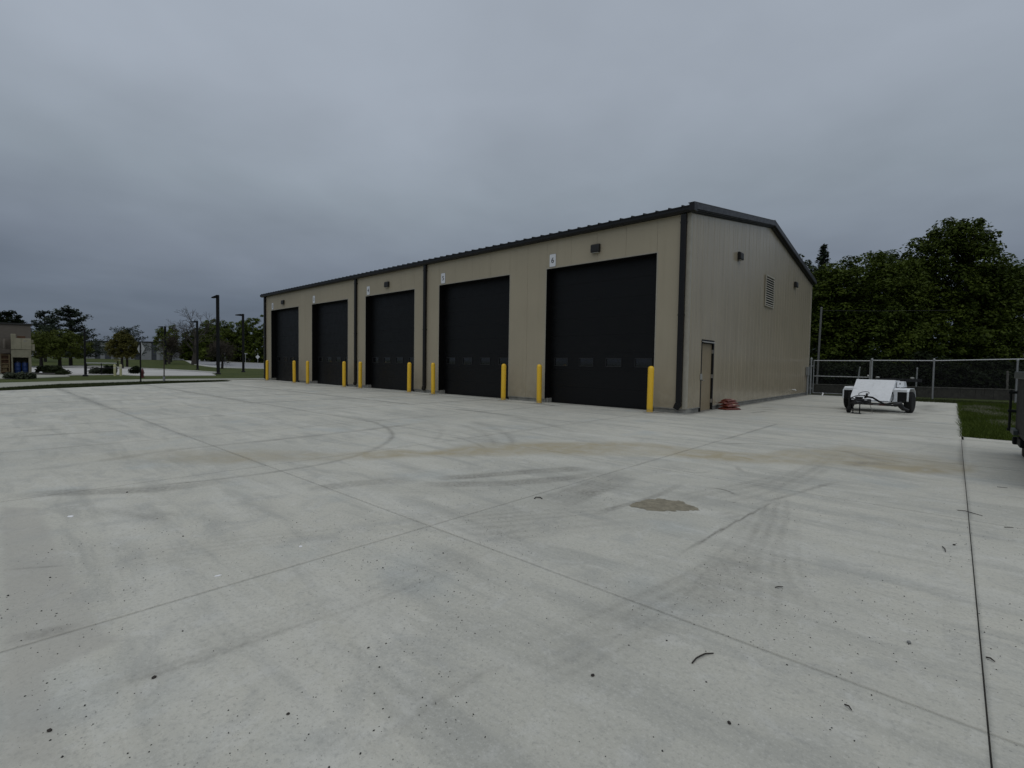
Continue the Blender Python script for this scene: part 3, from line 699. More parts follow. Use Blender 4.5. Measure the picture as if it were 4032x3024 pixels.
# rake end cap at the near eave corner
MB().box(CX + .03, CX + .185, CY - .235, CY - .005, 5.88, 6.12).build('corner_cap', M['bronze'], gar, bevel=.008)
# downspouts
def downspout(x):
    w = .082; y0, y1 = CY - .125, CY - .025
    mb = MB()
    mb.box(x - w, x + w, y0, y1, .33, 5.86)
    # kick-out elbow toward -x
    prof = [(x - w, .33), (x + w, .33), (x + w, .24), (x - .02, .10), (x - .15, .16), (x - .13, .24)]
    mb.prism([(p, q - .002) for p, q in prof], 1, y0, y1)
    o = mb.build('downspout', M['bronze'], gar, bevel=.012)
    for z in (2.9, 5.6): MB().box(x - .088, x + .088, y0 - .004, CY - .001, z, z + .05).build('downspout_strap', M['bronze'], o)
for x in (-6.06, -18.24, -24.30, -36.55): downspout(x)

# overhead doors
def overhead_door(l, r_):
    d = bpy.data.objects.new('overhead_door', None); COL.objects.link(d); d.parent = gar; d.location = ((l + r_) / 2, CY + .30, 0)
    hw = (r_ - l) / 2
    sec = DH / 8
    for k in range(8):
        o = MB(); z0, z1 = k * sec + .0015, (k + 1) * sec - .0015
        if k == 0: z0 = .03
        if k == 2:
            wins = [(c - .28, c + .28) for c in (-1.63, -.545, .545, 1.63)]
            o.box(-hw, hw, 0, .05, z0, 1.37); o.box(-hw, hw, 0, .05, 1.63, z1)
            xx = -hw
            for a, c in wins: o.box(xx, a, 0, .05, 1.37, 1.63); xx = c
            o.box(xx, hw, 0, .05, 1.37, 1.63)
        else: o.box(-hw, hw, 0, .05, z0, z1)
        o.build('door_section', M['door_black'], d, bevel=.0025)
    for c in (-1.63, -.545, .545, 1.63):
        a, e = c - .28, c + .28
        MB().box(a - .02, e + .02, -.014, .0, 1.35, 1.374).box(a - .02, e + .02, -.014, .0, 1.626, 1.65).box(a - .02, a + .004, -.014, .0, 1.375, 1.625).box(e - .004, e + .02, -.014, .0, 1.375, 1.625).build('window_frame', M['pane_frame'], d)
        MB().box(a, e, .012, .03, 1.371, 1.629).build('window_pane', M['glass'], d)
    MB().box(-hw, hw, -.006, .05, .0, .028).build('bottom_seal', M['rubber'], d)
    # jamb and head trim inside the opening
    MB().box(-hw - .002, -hw + .018, -.302, -.002, .162, DH).build('jamb_trim', M['jamb'], d)
    MB().box(hw - .018, hw + .002, -.302, -.002, .0, DH).build('jamb_trim', M['jamb'], d)
    MB().box(-hw + .018, hw - .018, -.302, -.002, DH - .02, DH + .002).build('head_trim', M['jamb'], d)
    MB().box(-hw - .035, -hw - .003, -.306, -.299, .15, DH + .035).box(hw + .003, hw + .035, -.306, -.299, .15, DH + .035).box(-hw - .003, hw + .003, -.306, -.299, DH + .003, DH + .035).build('opening_edge_trim', M['wall_trim'], d)
    return d
for l, r_ in doors: overhead_door(l, r_)

# pedestrian door on the gable
pd = bpy.data.objects.new('entry_door', None); COL.objects.link(pd); pd.parent = gar; pd.location = (CX, CY + 1.625, 0)
fr = MB().box(-.12, .012, -.535, -.485, 0, 2.25).box(-.12, .012, .455, .535, 0, 2.25).box(-.12, .012, -.484, .454, 2.14, 2.25)
fr.build('door_frame', M['bronze'], pd, bevel=.004)
leaf = MB().box(-.10, -.045, -.48, .45, .015, 2.135).build('door_leaf', M['door_tan'], pd, bevel=.003)
MB().box(-.12, .03, -.48, .45, -.01, .014).build('threshold', M['steel'], pd)
MB().prism([(.013, 2.185), (.075, 2.165), (.075, 2.175), (.013, 2.205)], 1, -.53, .53).build('drip_cap', M['sign_edge'], pd)
for z in (.30, 1.10, 1.90): MB().box(-.044, .016, .44, .47, z - .06, z + .06).build('hinge', M['steel'], pd)
MB().box(-.044, -.036, -.44, -.35, .86, 1.10).build('lock_plate', M['steel'], pd)
MB().tube([(-.036, -.40, .98), (.02, -.40, .98), (.02, -.28, .98)], .012, 8).lathe([(.028, 0), (.028, .012)], 12, (-.036, -.40, .98), 0).lathe([(.024, 0), (.024, .02)], 12, (-.036, -.40, 1.07), 0).build('door_handle', M['steel'], pd, smooth=True)
MB().box(.013, .02, -.60, -.43, 1.0, 1.18).build('latch_guard', M['sign_edge'], pd, bevel=.004)
# louvre vent
lv = MB(); a, c, z0, z1 = 21.75, 22.98, 3.93, 5.20; x0, x1 = CX + .016, CX + .06
lv.box(x0, x1, a, a + .05, z0, z1).box(x0, x1, c - .05, c, z0, z1).box(x0, x1, a + .05, c - .05, z0, z0 + .05).box(x0, x1, a + .05, c - .05, z1 - .05, z1)
vent = lv.build('louver_vent', M['wall_trim'], gar, bevel=.004)
MB().box(CX + .0145, CX + .019, a + .04, c - .04, z0 + .04, z1 - .04).build('vent_back', M['jamb'], vent)
nsl = 12
for i in range(nsl):
    z = z0 + .06 + (z1 - z0 - .14) * (i + .5) / nsl
    MB().prism([(CX + .030, z + .018), (CX + .034, z + .022), (CX + .066, z - .020), (CX + .062, z - .026)], 1, a + .05, c - .05).build('vent_slat', M['louver'], vent)
# electrical box, conduits, hose bibb
MB().box(CX + .016, CX + .14, 29.66, 29.98, 1.05, 1.50).build('electrical_box', M['pvc'], gar, bevel=.01)
MB().tube([(CX + .08, 29.80, 1.05), (CX + .08, 29.80, -.02)], .035, 10).build('conduit', M['pvc'], gar, smooth=True)
MB().tube([(CX + .06, 30.10, 1.28), (CX + .06, 30.10, -.02)], .028, 10).build('conduit', M['galv'], gar, smooth=True)
MB().lathe([(.05, -.02), (.055, .02), (.05, .09), (.02, .11)], 12, (CX + .06, 30.10, 1.28)).build('conduit_cap', M['white_plastic'], gar, smooth=True)
MB().tube([(CX + .0, 27.05, .36), (CX + .12, 27.05, .36), (CX + .15, 27.05, .31)], .03, 8).build('wall_spout', M['white_plastic'], gar, smooth=True)

# ---------------------------------------------------------------- signs and lamps on the walls
def rrect(w, h, r):
    return [(sx * (w - r) + r * math.cos(t), sz * (h - r) + r * math.sin(t)) for sx, sz, t0 in ((1, 1, 0), (-1, 1, 90), (-1, -1, 180), (1, -1, 270)) for t in (R(t0), R(t0 + 45), R(t0 + 90))]
for k, (l, r_) in enumerate(doors):
    num = str(6 - k); word = ['six', 'five', 'four', 'three', 'two'][k]
    s = thing('number_sign', 'white sign with the black numeral %s above the left corner of %s' % (word, ['the nearest door', 'the second nearest door', 'the middle door', 'the second farthest door', 'the farthest door'][k]), 'sign', (l + .27, CY - .004, 5.155), 0, 'door number signs')
    MB().prism(rrect(.145, .23, .03), 1, -.008, 0).build('sign_edge', M['sign_edge'], s)
    MB().prism(rrect(.135, .22, .03), 1, -.011, -.0082).build('sign_plate', M['sign_white'], s)
    cu = bpy.data.curves.new('numeral', 'FONT'); cu.body = num; cu.size = .27; cu.align_x = 'CENTER'; cu.align_y = 'CENTER'; cu.extrude = .001; cu.offset = .003
    cu.materials.append(M['ink'])
    tmp = bpy.data.objects.new('numeral', cu); COL.objects.link(tmp)
    me = bpy.data.meshes.new_from_object(tmp.evaluated_get(bpy.context.evaluated_depsgraph_get())); bpy.data.objects.remove(tmp)
    o = bpy.data.objects.new('numeral', me); COL.objects.link(o); o.parent = s; o.location = (0, -.013, -.005); o.rotation_euler = (R(90), 0, 0)
def wall_lamp(label, loc, rz):
    s = thing('wall_lamp', label, 'wall lamp', loc, rz, 'dark wall pack lamps'); s.scale = (.92, .92, .92)
    # local: wall plane y=0, sticks out to -y
    MB().prism([(0, .15), (-.08, .15), (-.125, .11), (-.13, -.12), (-.11, -.15), (0, -.15)], 0, -.18, .18).build('housing', M['lamp_black'], s, bevel=.02)
    MB().prism([(-.02, -.151), (-.105, -.151), (-.105, -.165), (-.02, -.17)], 0, -.13, .13).build('lens', M['lens'], s, bevel=.004)
wall_lamp('dark wall lamp above the nearest door, the one signed six', (-9.09, CY - .001, 5.315), 0)
wall_lamp('dark wall lamp above the middle door, the one signed four', (-21.36, CY - .001, 5.30), 0)
wall_lamp('dark wall lamp above the farthest door, the one signed two', (-33.6, CY - .001, 5.30), 0)
wall_lamp('dark wall lamp on the gable wall above the entry door side, left of the vent', (CX + .014, 18.46, 5.36), R(90))
wall_lamp('dark wall lamp on the gable wall right of the louver vent', (CX + .014, 26.68, 5.42), R(90))

# ---------------------------------------------------------------- bollards
bol = thing('bollard', '', 'bollard', (0, 0, 0), 0, 'yellow bollards beside the overhead doors')
MB().lathe([(.090, .0), (.0915, .01), (.0915, 1.30), (.086, 1.345), (.070, 1.375), (.045, 1.394), (.015, 1.401)], 28).build('sleeve', M['yellow'], bol, smooth=True)
MB().lathe([(.20, -.004), (.19, .006), (.10, .012)], 20).build('collar', M['conc_old'], bol, smooth=True)
MB().lathe([(.093, 0.013), (.094, .014), (.094, .05), (.0925, .052)], 28).build('bottom_band', M['yellow'], bol, smooth=True)
bx = [1.1147, 6.3713, 8.5417, 13.7658, 15.938, 21.1895, 23.2102, 28.5233, 30.7526, 35.9416]
bx = [v * .8166 for v in bx]
bl_lab = ['nearest and largest yellow bollard, in front of the corner downspout wall', 'yellow bollard at the far jamb of the nearest door, signed six', 'yellow bollard at the near jamb of the door signed five',
          'yellow bollard between the downspout and the far jamb of the door signed five', 'yellow bollard at the near jamb of the middle door, signed four', 'yellow bollard beside the downspout at the far jamb of the middle door',
          'yellow bollard at the near jamb of the door signed three', 'yellow bollard on the wall strip left of the door signed three', 'yellow bollard at the near jamb of the farthest door, signed two', 'farthest and smallest yellow bollard, at the far end of the garage']
for i, (q, s_) in enumerate(zip(bx, bl_lab)):
    side = s_
    loc = (CX - q, CY - .446, 0)
    o = bol
    if i == 0: bol.location = loc; bol['label'] = side
    else: o = dup(bol, loc, label=side)
    o.rotation_euler = (R(random.uniform(-.5, .5)), R(random.uniform(-.5, .5)), random.uniform(0, 6.28))

# ---------------------------------------------------------------- foliage helpers
def leaf_cards(name, P, size, mat, parent=None, flat=.35, aspect=.6, N=None):
    """many small bent leaf faces; P (n,3) centres; size scalar or array"""
    n = len(P); P = np.asarray(P, float)
    nv = rng.normal(size=(n, 3)); nv[:, 2] = np.abs(nv[:, 2]) + flat
    if N is not None: nv = nv * .55 + N * .8 + np.array([0, 0, .25])
    nv /= np.linalg.norm(nv, axis=1)[:, None]
    a = rng.normal(size=(n, 3)); u = np.cross(nv, a); u /= np.linalg.norm(u, axis=1)[:, None]; v = np.cross(nv, u)
    s = (np.asarray(size) * rng.uniform(.6, 1.25, n))[:, None] * .5
    A = P - u * s; B = P + v * s * aspect - nv * s * .12; C = P + u * s - nv * s * .35; D = P - v * s * aspect - nv * s * .12
    V = np.stack([A, B, C, D], 1).reshape(-1, 3); F = np.arange(4 * n).reshape(n, 4)
    return np_mesh(name, V, F, mat, parent, {'rnd': ('FLOAT', 'POINT', np.repeat(rng.random(n), 4))})
def crown_points(ells, n_cl, per, cl_r, shell=.55):
    """leafy boughs (flattened shells of leaves) spread through a union of ellipsoids, denser outwards"""
    E = np.array(ells, float); w = E[:, 3] * E[:, 4] + E[:, 4] * E[:, 5] + E[:, 3] * E[:, 5]; w = w / w.sum()
    r_b = cl_r * 1.75; n_b = max(16, n_cl // 3); per_b = int(per * 3.6)
    k = rng.choice(len(E), n_b, p=w); d = rng.normal(size=(n_b, 3)); d /= np.linalg.norm(d, axis=1)[:, None]
    rho = shell * .75 + (1.03 - shell * .75) * rng.random(n_b) ** .55
    c = E[k, :3] + d * E[k, 3:] * rho[:, None]
    q = rng.normal(size=(n_b, per_b, 3)); q[..., 2] += .35; q /= np.linalg.norm(q, axis=2)[..., None]
    rad = r_b * rng.uniform(.55, 1.35, (n_b, 1, 1)) * rng.uniform(.35, 1.08, (n_b, per_b, 1)) ** .6
    pts = c[:, None] + q * rad * np.array([1.0, 1.0, .7])
    pts[..., 2] -= .18 * np.hypot(q[..., 0], q[..., 1]) * rad[..., 0]
    return pts.reshape(-1, 3), q.reshape(-1, 3)
def limb(mb, p, d, l, r, n=4, up=.1):
    pts = [p]; rs = [r]
    for i in range(n):
        d = (d + Vector((random.uniform(-.18, .18), random.uniform(-.18, .18), random.uniform(-.05, .12) + up))).normalized()
        p = p + d * (l / n); pts.append(p); rs.append(r * (1 - .75 * (i + 1) / n))
    mb.tube(pts, rs, 6); return pts
def broad_tree(name, label, loc, ells, n_cl, per, cl_r, leaf, mat, trunk_r=.3, trunk_h=3.0, bark='bark_dark', group=None, cat='tree', shell=.55, limbs=7):
    t = thing(name, label, cat, loc, 0, group)
    mb = MB()
    if limbs:
        top = Vector((0, 0, trunk_h)); mb.tube([(0, 0, -.1), (0, 0, trunk_h * .5), top], [trunk_r * 1.3, trunk_r, trunk_r * .8], 9)
        E = np.array(ells, float)
        for i in range(limbs):
            e = E[i % len(E)]; tgt = Vector(e[:3]) + Vector((random.uniform(-.5, .5) * e[3], random.uniform(-.5, .5) * e[4], random.uniform(0, .6) * e[5]))
            st = top - Vector((0, 0, random.uniform(0, trunk_h * .3)))
            mid = st.lerp(tgt, .5) + Vector((0, 0, .3))
            mb.tube([st, st.lerp(mid, .6), mid, tgt], [trunk_r * .55, trunk_r * .4, trunk_r * .28, trunk_r * .06], 6)
        mb.build('trunk', M[bark], t, smooth=True)
    P, N = crown_points(ells, n_cl, per, cl_r, shell)
    ok = P[:, 2] > .05
    leaf_cards('crown', P[ok], leaf, M[mat], t, N=N[ok])
    return t
def bare_tree(label, loc, h, spread, mat='bark_dark', depth=5, seed=1, group=None, name='bare_tree', buds=None):
    t = thing(name, label, 'tree', loc, 0, group); rr = random.Random(seed)
    trunk, br = MB(), MB(); tips = []
    def grow(p, d, l, r, k):
        pts = [p]; rs = [r]
        for i in range(3):
            d = (d + Vector((rr.uniform(-.16, .16), rr.uniform(-.16, .16), rr.uniform(-.04, .12)))).normalized()
            p = p + d * l / 3; pts.append(p); rs.append(max(r * (1 - .4 * (i + 1) / 3), .02))
        (trunk if k == depth else br).tube(pts, rs, 6 if k > 2 else 3, cap=False)
        if k == 0: tips.append(p); return
        nb = 3 if k > 1 else 4
        if k == depth: nb = 6
        for i in range(nb):
            ax = rr.uniform(0, 6.283); tilt = rr.uniform(.35, .95) * spread
            a = d.orthogonal().normalized(); q = Matrix.Rotation(ax, 3, d) @ a
            nd = (d * math.cos(tilt) + q * math.sin(tilt)).normalized()
            st = pts[-1] if i < 2 else pts[rr.choice([1, 2, 3])]
            grow(st, nd, l * rr.uniform(.55, .85), rs[-1] * .72, k - 1)
    grow(Vector((0, 0, -.1)), Vector((0, 0, 1)), h * .32, h * .042, depth)
    trunk.build('trunk', M[mat], t, smooth=True); br.build('branches', M[mat], t)
    if buds:
        P = np.array(tips); P = (P[:, None] + rng.normal(size=(len(P), buds[0], 3)) * buds[1]).reshape(-1, 3)
        leaf_cards('crown', P, buds[2], M[buds[3]], t)
    return t
def pine_tree(label, loc, h, r0, z0, mat, seed, name='pine_tree', dens=1.0, leaf=.45, taper=.85, group=None, whorl=.55):
    t = thing(name, label, 'tree', loc, 0, group); rr = random.Random(seed)
    MB().tube([(0, 0, -.1), (.05, 0, h * .5), (0, .05, h * .98)], [h * .028, h * .02, h * .004], 7).build('trunk', M['bark_dark'], t, smooth=True)
    br = MB(); P = []
    z = z0
    while z < h * .97:
        k = (z - z0) / (h - z0); L_ = r0 * (1 - k) ** taper + .25
        for i in range(rr.choice([4, 5, 6])):
            a = rr.uniform(0, 6.283); l = L_ * rr.uniform(.55, 1.15); lift = rr.uniform(.02, .30) + .35 * k
            d = Vector((math.cos(a), math.sin(a), lift)).normalized()
            p0 = Vector((0, 0, z + rr.uniform(-.15, .15))); p1 = p0 + d * l * .55 - Vector((0, 0, .05 * l)); p2 = p0 + d * l + Vector((0, 0, .10 * l))
            br.tube([p0, p1, p2], [.035 + .01 * l, .025, .008], 4, cap=False)
            n = int(26 * l * dens)
            for j in range(n):
                s = rr.uniform(.25, 1.05); q = p0.lerp(p1, s / .55) if s < .55 else p1.lerp(p2, (s - .55) / .45)
                w = .30 * l * (1.1 - abs(s - .6))
                P.append((q.x + rr.gauss(0, w * .55), q.y + rr.gauss(0, w * .55), q.z + rr.gauss(.06, .075)))
        z += whorl * rr.uniform(.7, 1.3) * (1.1 - .5 * k)
    br.build('branches', M['bark_dark'], t)
    leaf_cards('crown', P, leaf, M[mat], t, flat=1.0, aspect=.4)
    return t
VR = np.array([.7414, .6709]); VF = np.array([-.670, .7413])     # across and along the line of sight on the ground
def ell(off, dep, z, rw, rd, rz): 
    c = VR * off + VF * dep; return (c[0], c[1], z, (rw + rd) / 2 if abs(rw - rd) < .6 else max(rw * .9, rd), (rw + rd) / 2, rz)

# ---------------------------------------------------------------- trees behind the fence
broad_tree('maple_tree', 'tallest maple behind the chain link fence', (0.0, 56.6, 0),
           [ell(-.9, 0, 9.6, 3.5, 3.5, 4.3), ell(-3.0, .3, 8.2, 2.2, 2.5, 3.0), ell(1.9, .2, 8.6, 2.4, 2.4, 3.2), ell(-2.2, -.8, 4.6, 3.0, 3.0, 3.2), ell(1.6, -.6, 4.5, 2.8, 3.0, 3.3), ell(-.5, 0, 12.3, 2.4, 2.4, 1.9), ell(3.3, .5, 7.2, 2.1, 2, 2.8), ell(-4.2, .2, 6.0, 1.8, 2, 3.0), ell(4.5, .3, 8.8, 1.8, 2, 2.4), ell(4.9, .5, 6.2, 1.8, 2, 2.2)],
           2700, 26, .42, .27, 'leaf_maple', .35, 4.5, group='trees behind the fence')
broad_tree('maple_tree', 'broad low maple beside the garage gable', (-5.55, 48.94, 0),
           [ell(-.4, 0, 7.4, 3.0, 3.0, 3.5), ell(2.2, .2, 7.2, 2.5, 2.5, 3.3), ell(-2.4, 0, 5.6, 2.0, 2.2, 3.0), ell(.3, -1.0, 3.6, 3.2, 2.8, 2.7), ell(-2.0, -.6, 2.8, 2.0, 2.0, 2.0), ell(3.2, -.4, 3.8, 2.3, 2.3, 2.8), ell(-3.3, 0, 6.6, 1.7, 1.8, 3.2), ell(-3.5, -.4, 3.4, 1.8, 1.9, 2.6)],
           2100, 26, .40, .26, 'leaf_maple', .3, 3.5, group='trees behind the fence')
broad_tree('leafy_tree', 'hazy green treetop showing between the two maples', (-5.3, 69.4, 0),
           [ell(0, 0, 10.2, 3.0, 3.0, 4.2), ell(-2.5, .4, 9.0, 2.2, 2.2, 3.6), ell(2.2, .4, 9.3, 2.2, 2.2, 3.8)], 760, 24, .45, .32, 'leaf_back', .3, 5, group='trees behind the fence')
pine_tree('dark pointed spruce behind the garage roof', (-12.85, 72.0, 0), 17.4, 2.9, 3.0, 'needle', 4, 'spruce_tree', 1.2, .42, .9, 'trees behind the fence', .5)
broad_tree('leafy_tree', 'grey green tree at the end of the garage roof slope', (-14.0, 68.3, 0),
           [ell(-.6, 0, 11.4, 2.0, 2.0, 3.8), ell(1.4, 0, 9.6, 1.9, 1.9, 3.6), ell(0, 0, 5.5, 2.2, 2.2, 4)], 560, 22, .4, .28, 'leaf_back', .3, 5, group='trees behind the fence')
broad_tree('maple_tree', 'maple cut off by the right edge beside the dark roofed house', (6.2, 66.4, 0),
           [ell(0, 0, 9.0, 2.6, 2.6, 3.6), ell(1.8, 0, 7.2, 2.2, 2.2, 3.2)], 700, 24, .4, .28, 'leaf_maple', .3, 4, group='trees behind the fence')
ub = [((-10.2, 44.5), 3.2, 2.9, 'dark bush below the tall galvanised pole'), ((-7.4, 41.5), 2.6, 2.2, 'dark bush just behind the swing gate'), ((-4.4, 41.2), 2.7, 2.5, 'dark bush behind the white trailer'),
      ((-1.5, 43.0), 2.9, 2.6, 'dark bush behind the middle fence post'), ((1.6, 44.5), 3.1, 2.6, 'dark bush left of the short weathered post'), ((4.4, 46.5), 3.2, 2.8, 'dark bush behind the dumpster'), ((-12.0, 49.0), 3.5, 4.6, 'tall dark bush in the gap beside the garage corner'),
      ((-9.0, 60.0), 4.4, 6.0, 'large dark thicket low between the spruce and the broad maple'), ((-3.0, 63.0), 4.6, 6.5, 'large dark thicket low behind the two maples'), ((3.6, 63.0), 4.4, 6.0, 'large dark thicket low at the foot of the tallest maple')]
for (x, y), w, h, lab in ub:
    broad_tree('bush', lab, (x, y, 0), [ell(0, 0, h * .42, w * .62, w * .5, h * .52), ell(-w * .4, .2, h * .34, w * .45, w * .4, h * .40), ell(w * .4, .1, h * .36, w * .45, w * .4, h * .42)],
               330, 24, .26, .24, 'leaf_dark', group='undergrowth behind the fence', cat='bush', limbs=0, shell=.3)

# house at the right edge
h3 = thing('house', 'dark roofed house with a white eave at the right edge', 'house', (5.3, 87.3, 0), R(35))
MB().box(0, 12, 0, 8, -.1, 4.2).build('wall', M['house_wall'], h3)
MB().prism([(-.6, 4.25), (4, 8.3), (8.6, 4.25), (8.6, 4.1), (-.6, 4.1)], 0, -.5, 12.5).build('roof', M['roof_dark'], h3)
MB().box(-.5, 12.5, -.66, -.605, 4.0, 4.27).build('eave_board', M['sign_pale'], h3)
for x in (1.5, 4.5): 
    w = MB().box(x, x + 1.3, -.05, -.002, 1.6, 3.0).build('window', M['sign_pale'], h3); MB().box(x + .08, x + 1.22, -.06, -.052, 1.68, 2.92).build('pane', M['glass'], w)

# ---------------------------------------------------------------- weathered plank wall and posts behind the fence
pw = thing('plank_wall', 'low weathered plank retaining wall behind the chain link fence', 'wall', (-8.2, 32.3, 0), math.atan2(.33, 1))
pm = []
for i in range(3):
    mb = MB(); h = .55; mb.prism([(0, 0), (.118, 0), (.118, h - .01 - .012 * i), (.06, h), (0, h - .006)], 1, 0, .035)
    me = mb.build('plank', M['plank'], pw); pm.append(me)
protos = list(pm)
for i in range(137):
    o = protos[i] if i < 3 else protos[i % 3].copy()
    if i >= 3: COL.objects.link(o); o.parent = pw
    o.location = (i * .122, random.uniform(-.008, .008), -.06 + random.uniform(-.012, .006)); o.rotation_euler = (0, random.uniform(-.012, .012), 0)
for i in range(6): MB().box(i * 2.8, i * 2.8 + 2.795, -.03, .07, .488, .522).build('cap_board', M['plank_cap'], pw)
MB().box(0, 16.7, .06, .5, -.1, .45).build('soil_fill', M['mulch'], pw)
def post(label, loc, h, r, lean=(0, 0), name='fence_post', mat='galv', n=10):
    o = MB().tube([(0, 0, -.05), (lean[0], lean[1], h)], r, n).lathe([(r * 1.15, 0), (r * 1.15, .03), (r * .6, .05)], n, (lean[0], lean[1], h - .02)).build(name, M[mat], None, smooth=True)
    o.location = loc; return tag(o, label, 'post')
post('leaning thin steel post left of the trailer lamp bar', (-4.15, 34.0, 0), 1.52, .035, (.12, 0))
post('upright thin steel post right of the trailer', (-1.55, 34.6, 0), 1.52, .035, (.02, 0))
post('short weathered post near the dumpster behind the fence', (2.05, 36.0, 0), 1.42, .045, (-.03, 0), mat='plank_cap')
tp = thing('net_pole', 'tall galvanised pole with a cross wire in front of the trees', 'pole', (-6.89, 38.29, 0))
MB().tube([(0, 0, -.1), (.10, 0, 5.45)], .058, 14).build('shaft', M['pole_grey'], tp, smooth=True)
MB().lathe([(.07, 0), (.07, .06), (.03, .09)], 14, (.10, 0, 5.45)).build('cap', M['pole_grey'], tp, smooth=True)
MB().tube([(.10, 0, 5.30), (3.2, 2.0, 5.27), (6.5, 4.0, 5.30)], .012, 6).build('cross_wire', M['galv_dark'], tp)

# ---------------------------------------------------------------- chain link fence with gate
FY = 30.6; FH = 1.86
def link_mesh(mb, x0, x1, z0, z1, y, pitch=.0555, r=.0017):
    """two layers of crossing wires clipped to the panel"""
    hgt = z1 - z0
    for s, yo in ((1, -.004), (-1, .004)):
        x = x0 - hgt
        while x < x1 + hgt:
            a, c = x, x + hgt       # wire from (a,z0) to (c,z1) for s=1, mirrored otherwise
            t0, t1 = max(0, (x0 - a) / hgt), min(1, (x1 - a) / hgt)
            if t1 > t0 + .01:
                za, zb = (z0 + t0 * hgt, z0 + t1 * hgt) if s > 0 else (z1 - t0 * hgt, z1 - t1 * hgt)
                p, q = (a + t0 * hgt, y + yo, za), (a + t1 * hgt, y + yo, zb)
                k = len(mb.v); dx_, dz_ = .7071 * r, .7071 * r * s
                for P in (p, q):
                    mb.v += [(P[0] - dz_, P[1], P[2] + dx_), (P[0] + dz_, P[1], P[2] - dx_), (P[0], P[1] - r * 1.4, P[2])]
                mb.f += [(k, k + 1, k + 4, k + 3), (k + 1, k + 2, k + 5, k + 4), (k + 2, k, k + 3, k + 5)]
            x += pitch
    return mb
fence = thing('chain_link_fence', 'grey chain link fence running right from the gate', 'fence', (0, 0, 0))
def fpost(x, h, r, parent, name='post'):
    MB().tube([(x, FY, -.1), (x, FY, h)], r, 12).lathe([(r * 1.2, -.02), (r * 1.2, .03), (r * .9, .06), (r * .3, .08)], 12, (x, FY, h)).build(name, M['galv'], parent, smooth=True)
for x in (-3.13, -.75, 2.01, 4.8, 7.6): fpost(x, 1.90, .038 if x > -3 else .045, fence)
MB().tube([(-3.13, FY, 1.87), (-.75, FY, 1.87), (2.01, FY, 1.955), (4.8, FY, 1.97), (7.6, FY, 1.97)], .024, 8).build('top_rail', M['galv_bright'], fence, smooth=True)
mb = MB(); xs_ = [-3.1, -.75, 2.01, 4.8, 7.6]
for a, c in zip(xs_[:-1], xs_[1:]): link_mesh(mb, a, c, .03, 1.86, FY - .03)
o = mb.build('wire_mesh', M['galv_dark'], fence); tag(o, kind='stuff')
MB().tube([(-3.1, FY - .03, .06), (7.6, FY - .03, .06)], .003, 4).build('tension_wire', M['galv_dark'], fence)
gate = thing('swing_gate', 'chain link gate leaf with a middle rail beside the garage corner', 'gate', (0, 0, 0))
fpost(-5.80, 1.93, .045, gate, 'gate_post')
for nm, P in (('top_rail', [(-5.66, FY, 1.845), (-3.21, FY, 1.845)]), ('middle_rail', [(-5.66, FY, 1.01), (-3.21, FY, 1.01)]), ('bottom_rail', [(-5.66, FY, .10), (-3.21, FY, .10)]),
              ('stile', [(-5.67, FY, .08), (-5.67, FY, 1.87)]), ('stile', [(-3.20, FY, .08), (-3.20, FY, 1.87)])):
    MB().tube(P, .024, 8).build(nm, M['galv_bright' if 'rail' in nm and 'bottom' not in nm else 'galv'], gate, smooth=True)
o = link_mesh(MB(), -5.65, -3.22, .11, 1.84, FY - .03).build('wire_mesh', M['galv_dark'], gate); tag(o, kind='stuff')
for z in (.35, 1.55): MB().lathe([(.062, -.035), (.062, .035)], 12, (-5.80, FY, z)).box(-5.80, -5.65, FY - .02, FY + .02, z - .02, z + .02).build('hinge', M['galv'], gate)
MB().lathe([(.03, 0), (.03, .05), (.012, .08)], 8, (-3.26, FY - .05, 1.06)).build('latch', M['white_plastic'], gate, smooth=True)
gs = MB().prism([(0, 0), (.05, .02), (.10, .16), (.05, .20), (.01, .08)], 1, -.01, .01).build('paper_scrap', M['scrap'], None, bevel=.003); gs.location = (-5.08, 29.6, .0); gs.rotation_euler = (R(-25), 0, R(20)); tag(gs, 'white scrap standing at the foot of the swing gate', 'litter')

# ---------------------------------------------------------------- white trailer
tl = thing('utility_trailer', 'small white two wheeled utility trailer with a black drawbar', 'trailer', (-1.88, 20.78, 0), R(-8))
prof = [(-.88, .34), (-.18, 1.04), (.42, 1.04), (.85, .62), (.85, .36), (.3, .30)]
MB().prism(prof, 0, -.59, .455).build('body', M['white_paint'], tl, bevel=.012)
dn = Vector((0, -.70, .70)).normalized(); q0 = Vector((0, -.865, .375)); q1 = Vector((0, -.19, 1.050))
vs = [(x, p.y + dn.y * d, p.z + dn.z * d) for d in (.004, .018) for x, p in ((-.625, q0), (.475, q0), (.475, q1), (-.625, q1))]
MB().add(vs, [(3, 2, 1, 0), (4, 5, 6, 7), (0, 1, 5, 4), (1, 2, 6, 5), (2, 3, 7, 6), (3, 0, 4, 7)]).build('lid', M['white_paint'], tl, bevel=.004)
MB().box(-.12, -.05, -.21, -.16, 1.045, 1.07).build('lid_latch', M['steel'], tl, bevel=.005)
MB().prism([(-.10, .825), (-.02, 1.02), (.22, 1.02), (.42, .825)], 0, .477, .66).build('side_locker', M['white_paint'], tl, bevel=.01)
MB().box(.55, .57, -.062, -.05, .88, .97).build('locker_latch', M['black_iron'], tl)
MB().tube([(.50, -.55, .60), (.50, -.56, .45), (.48, -.66, .36)], .012, 6).build('side_cable', M['rubber'], tl)
MB().box(.477, .50, -.60, -.54, .62, .68).build('side_lamp', M['black_iron'], tl)
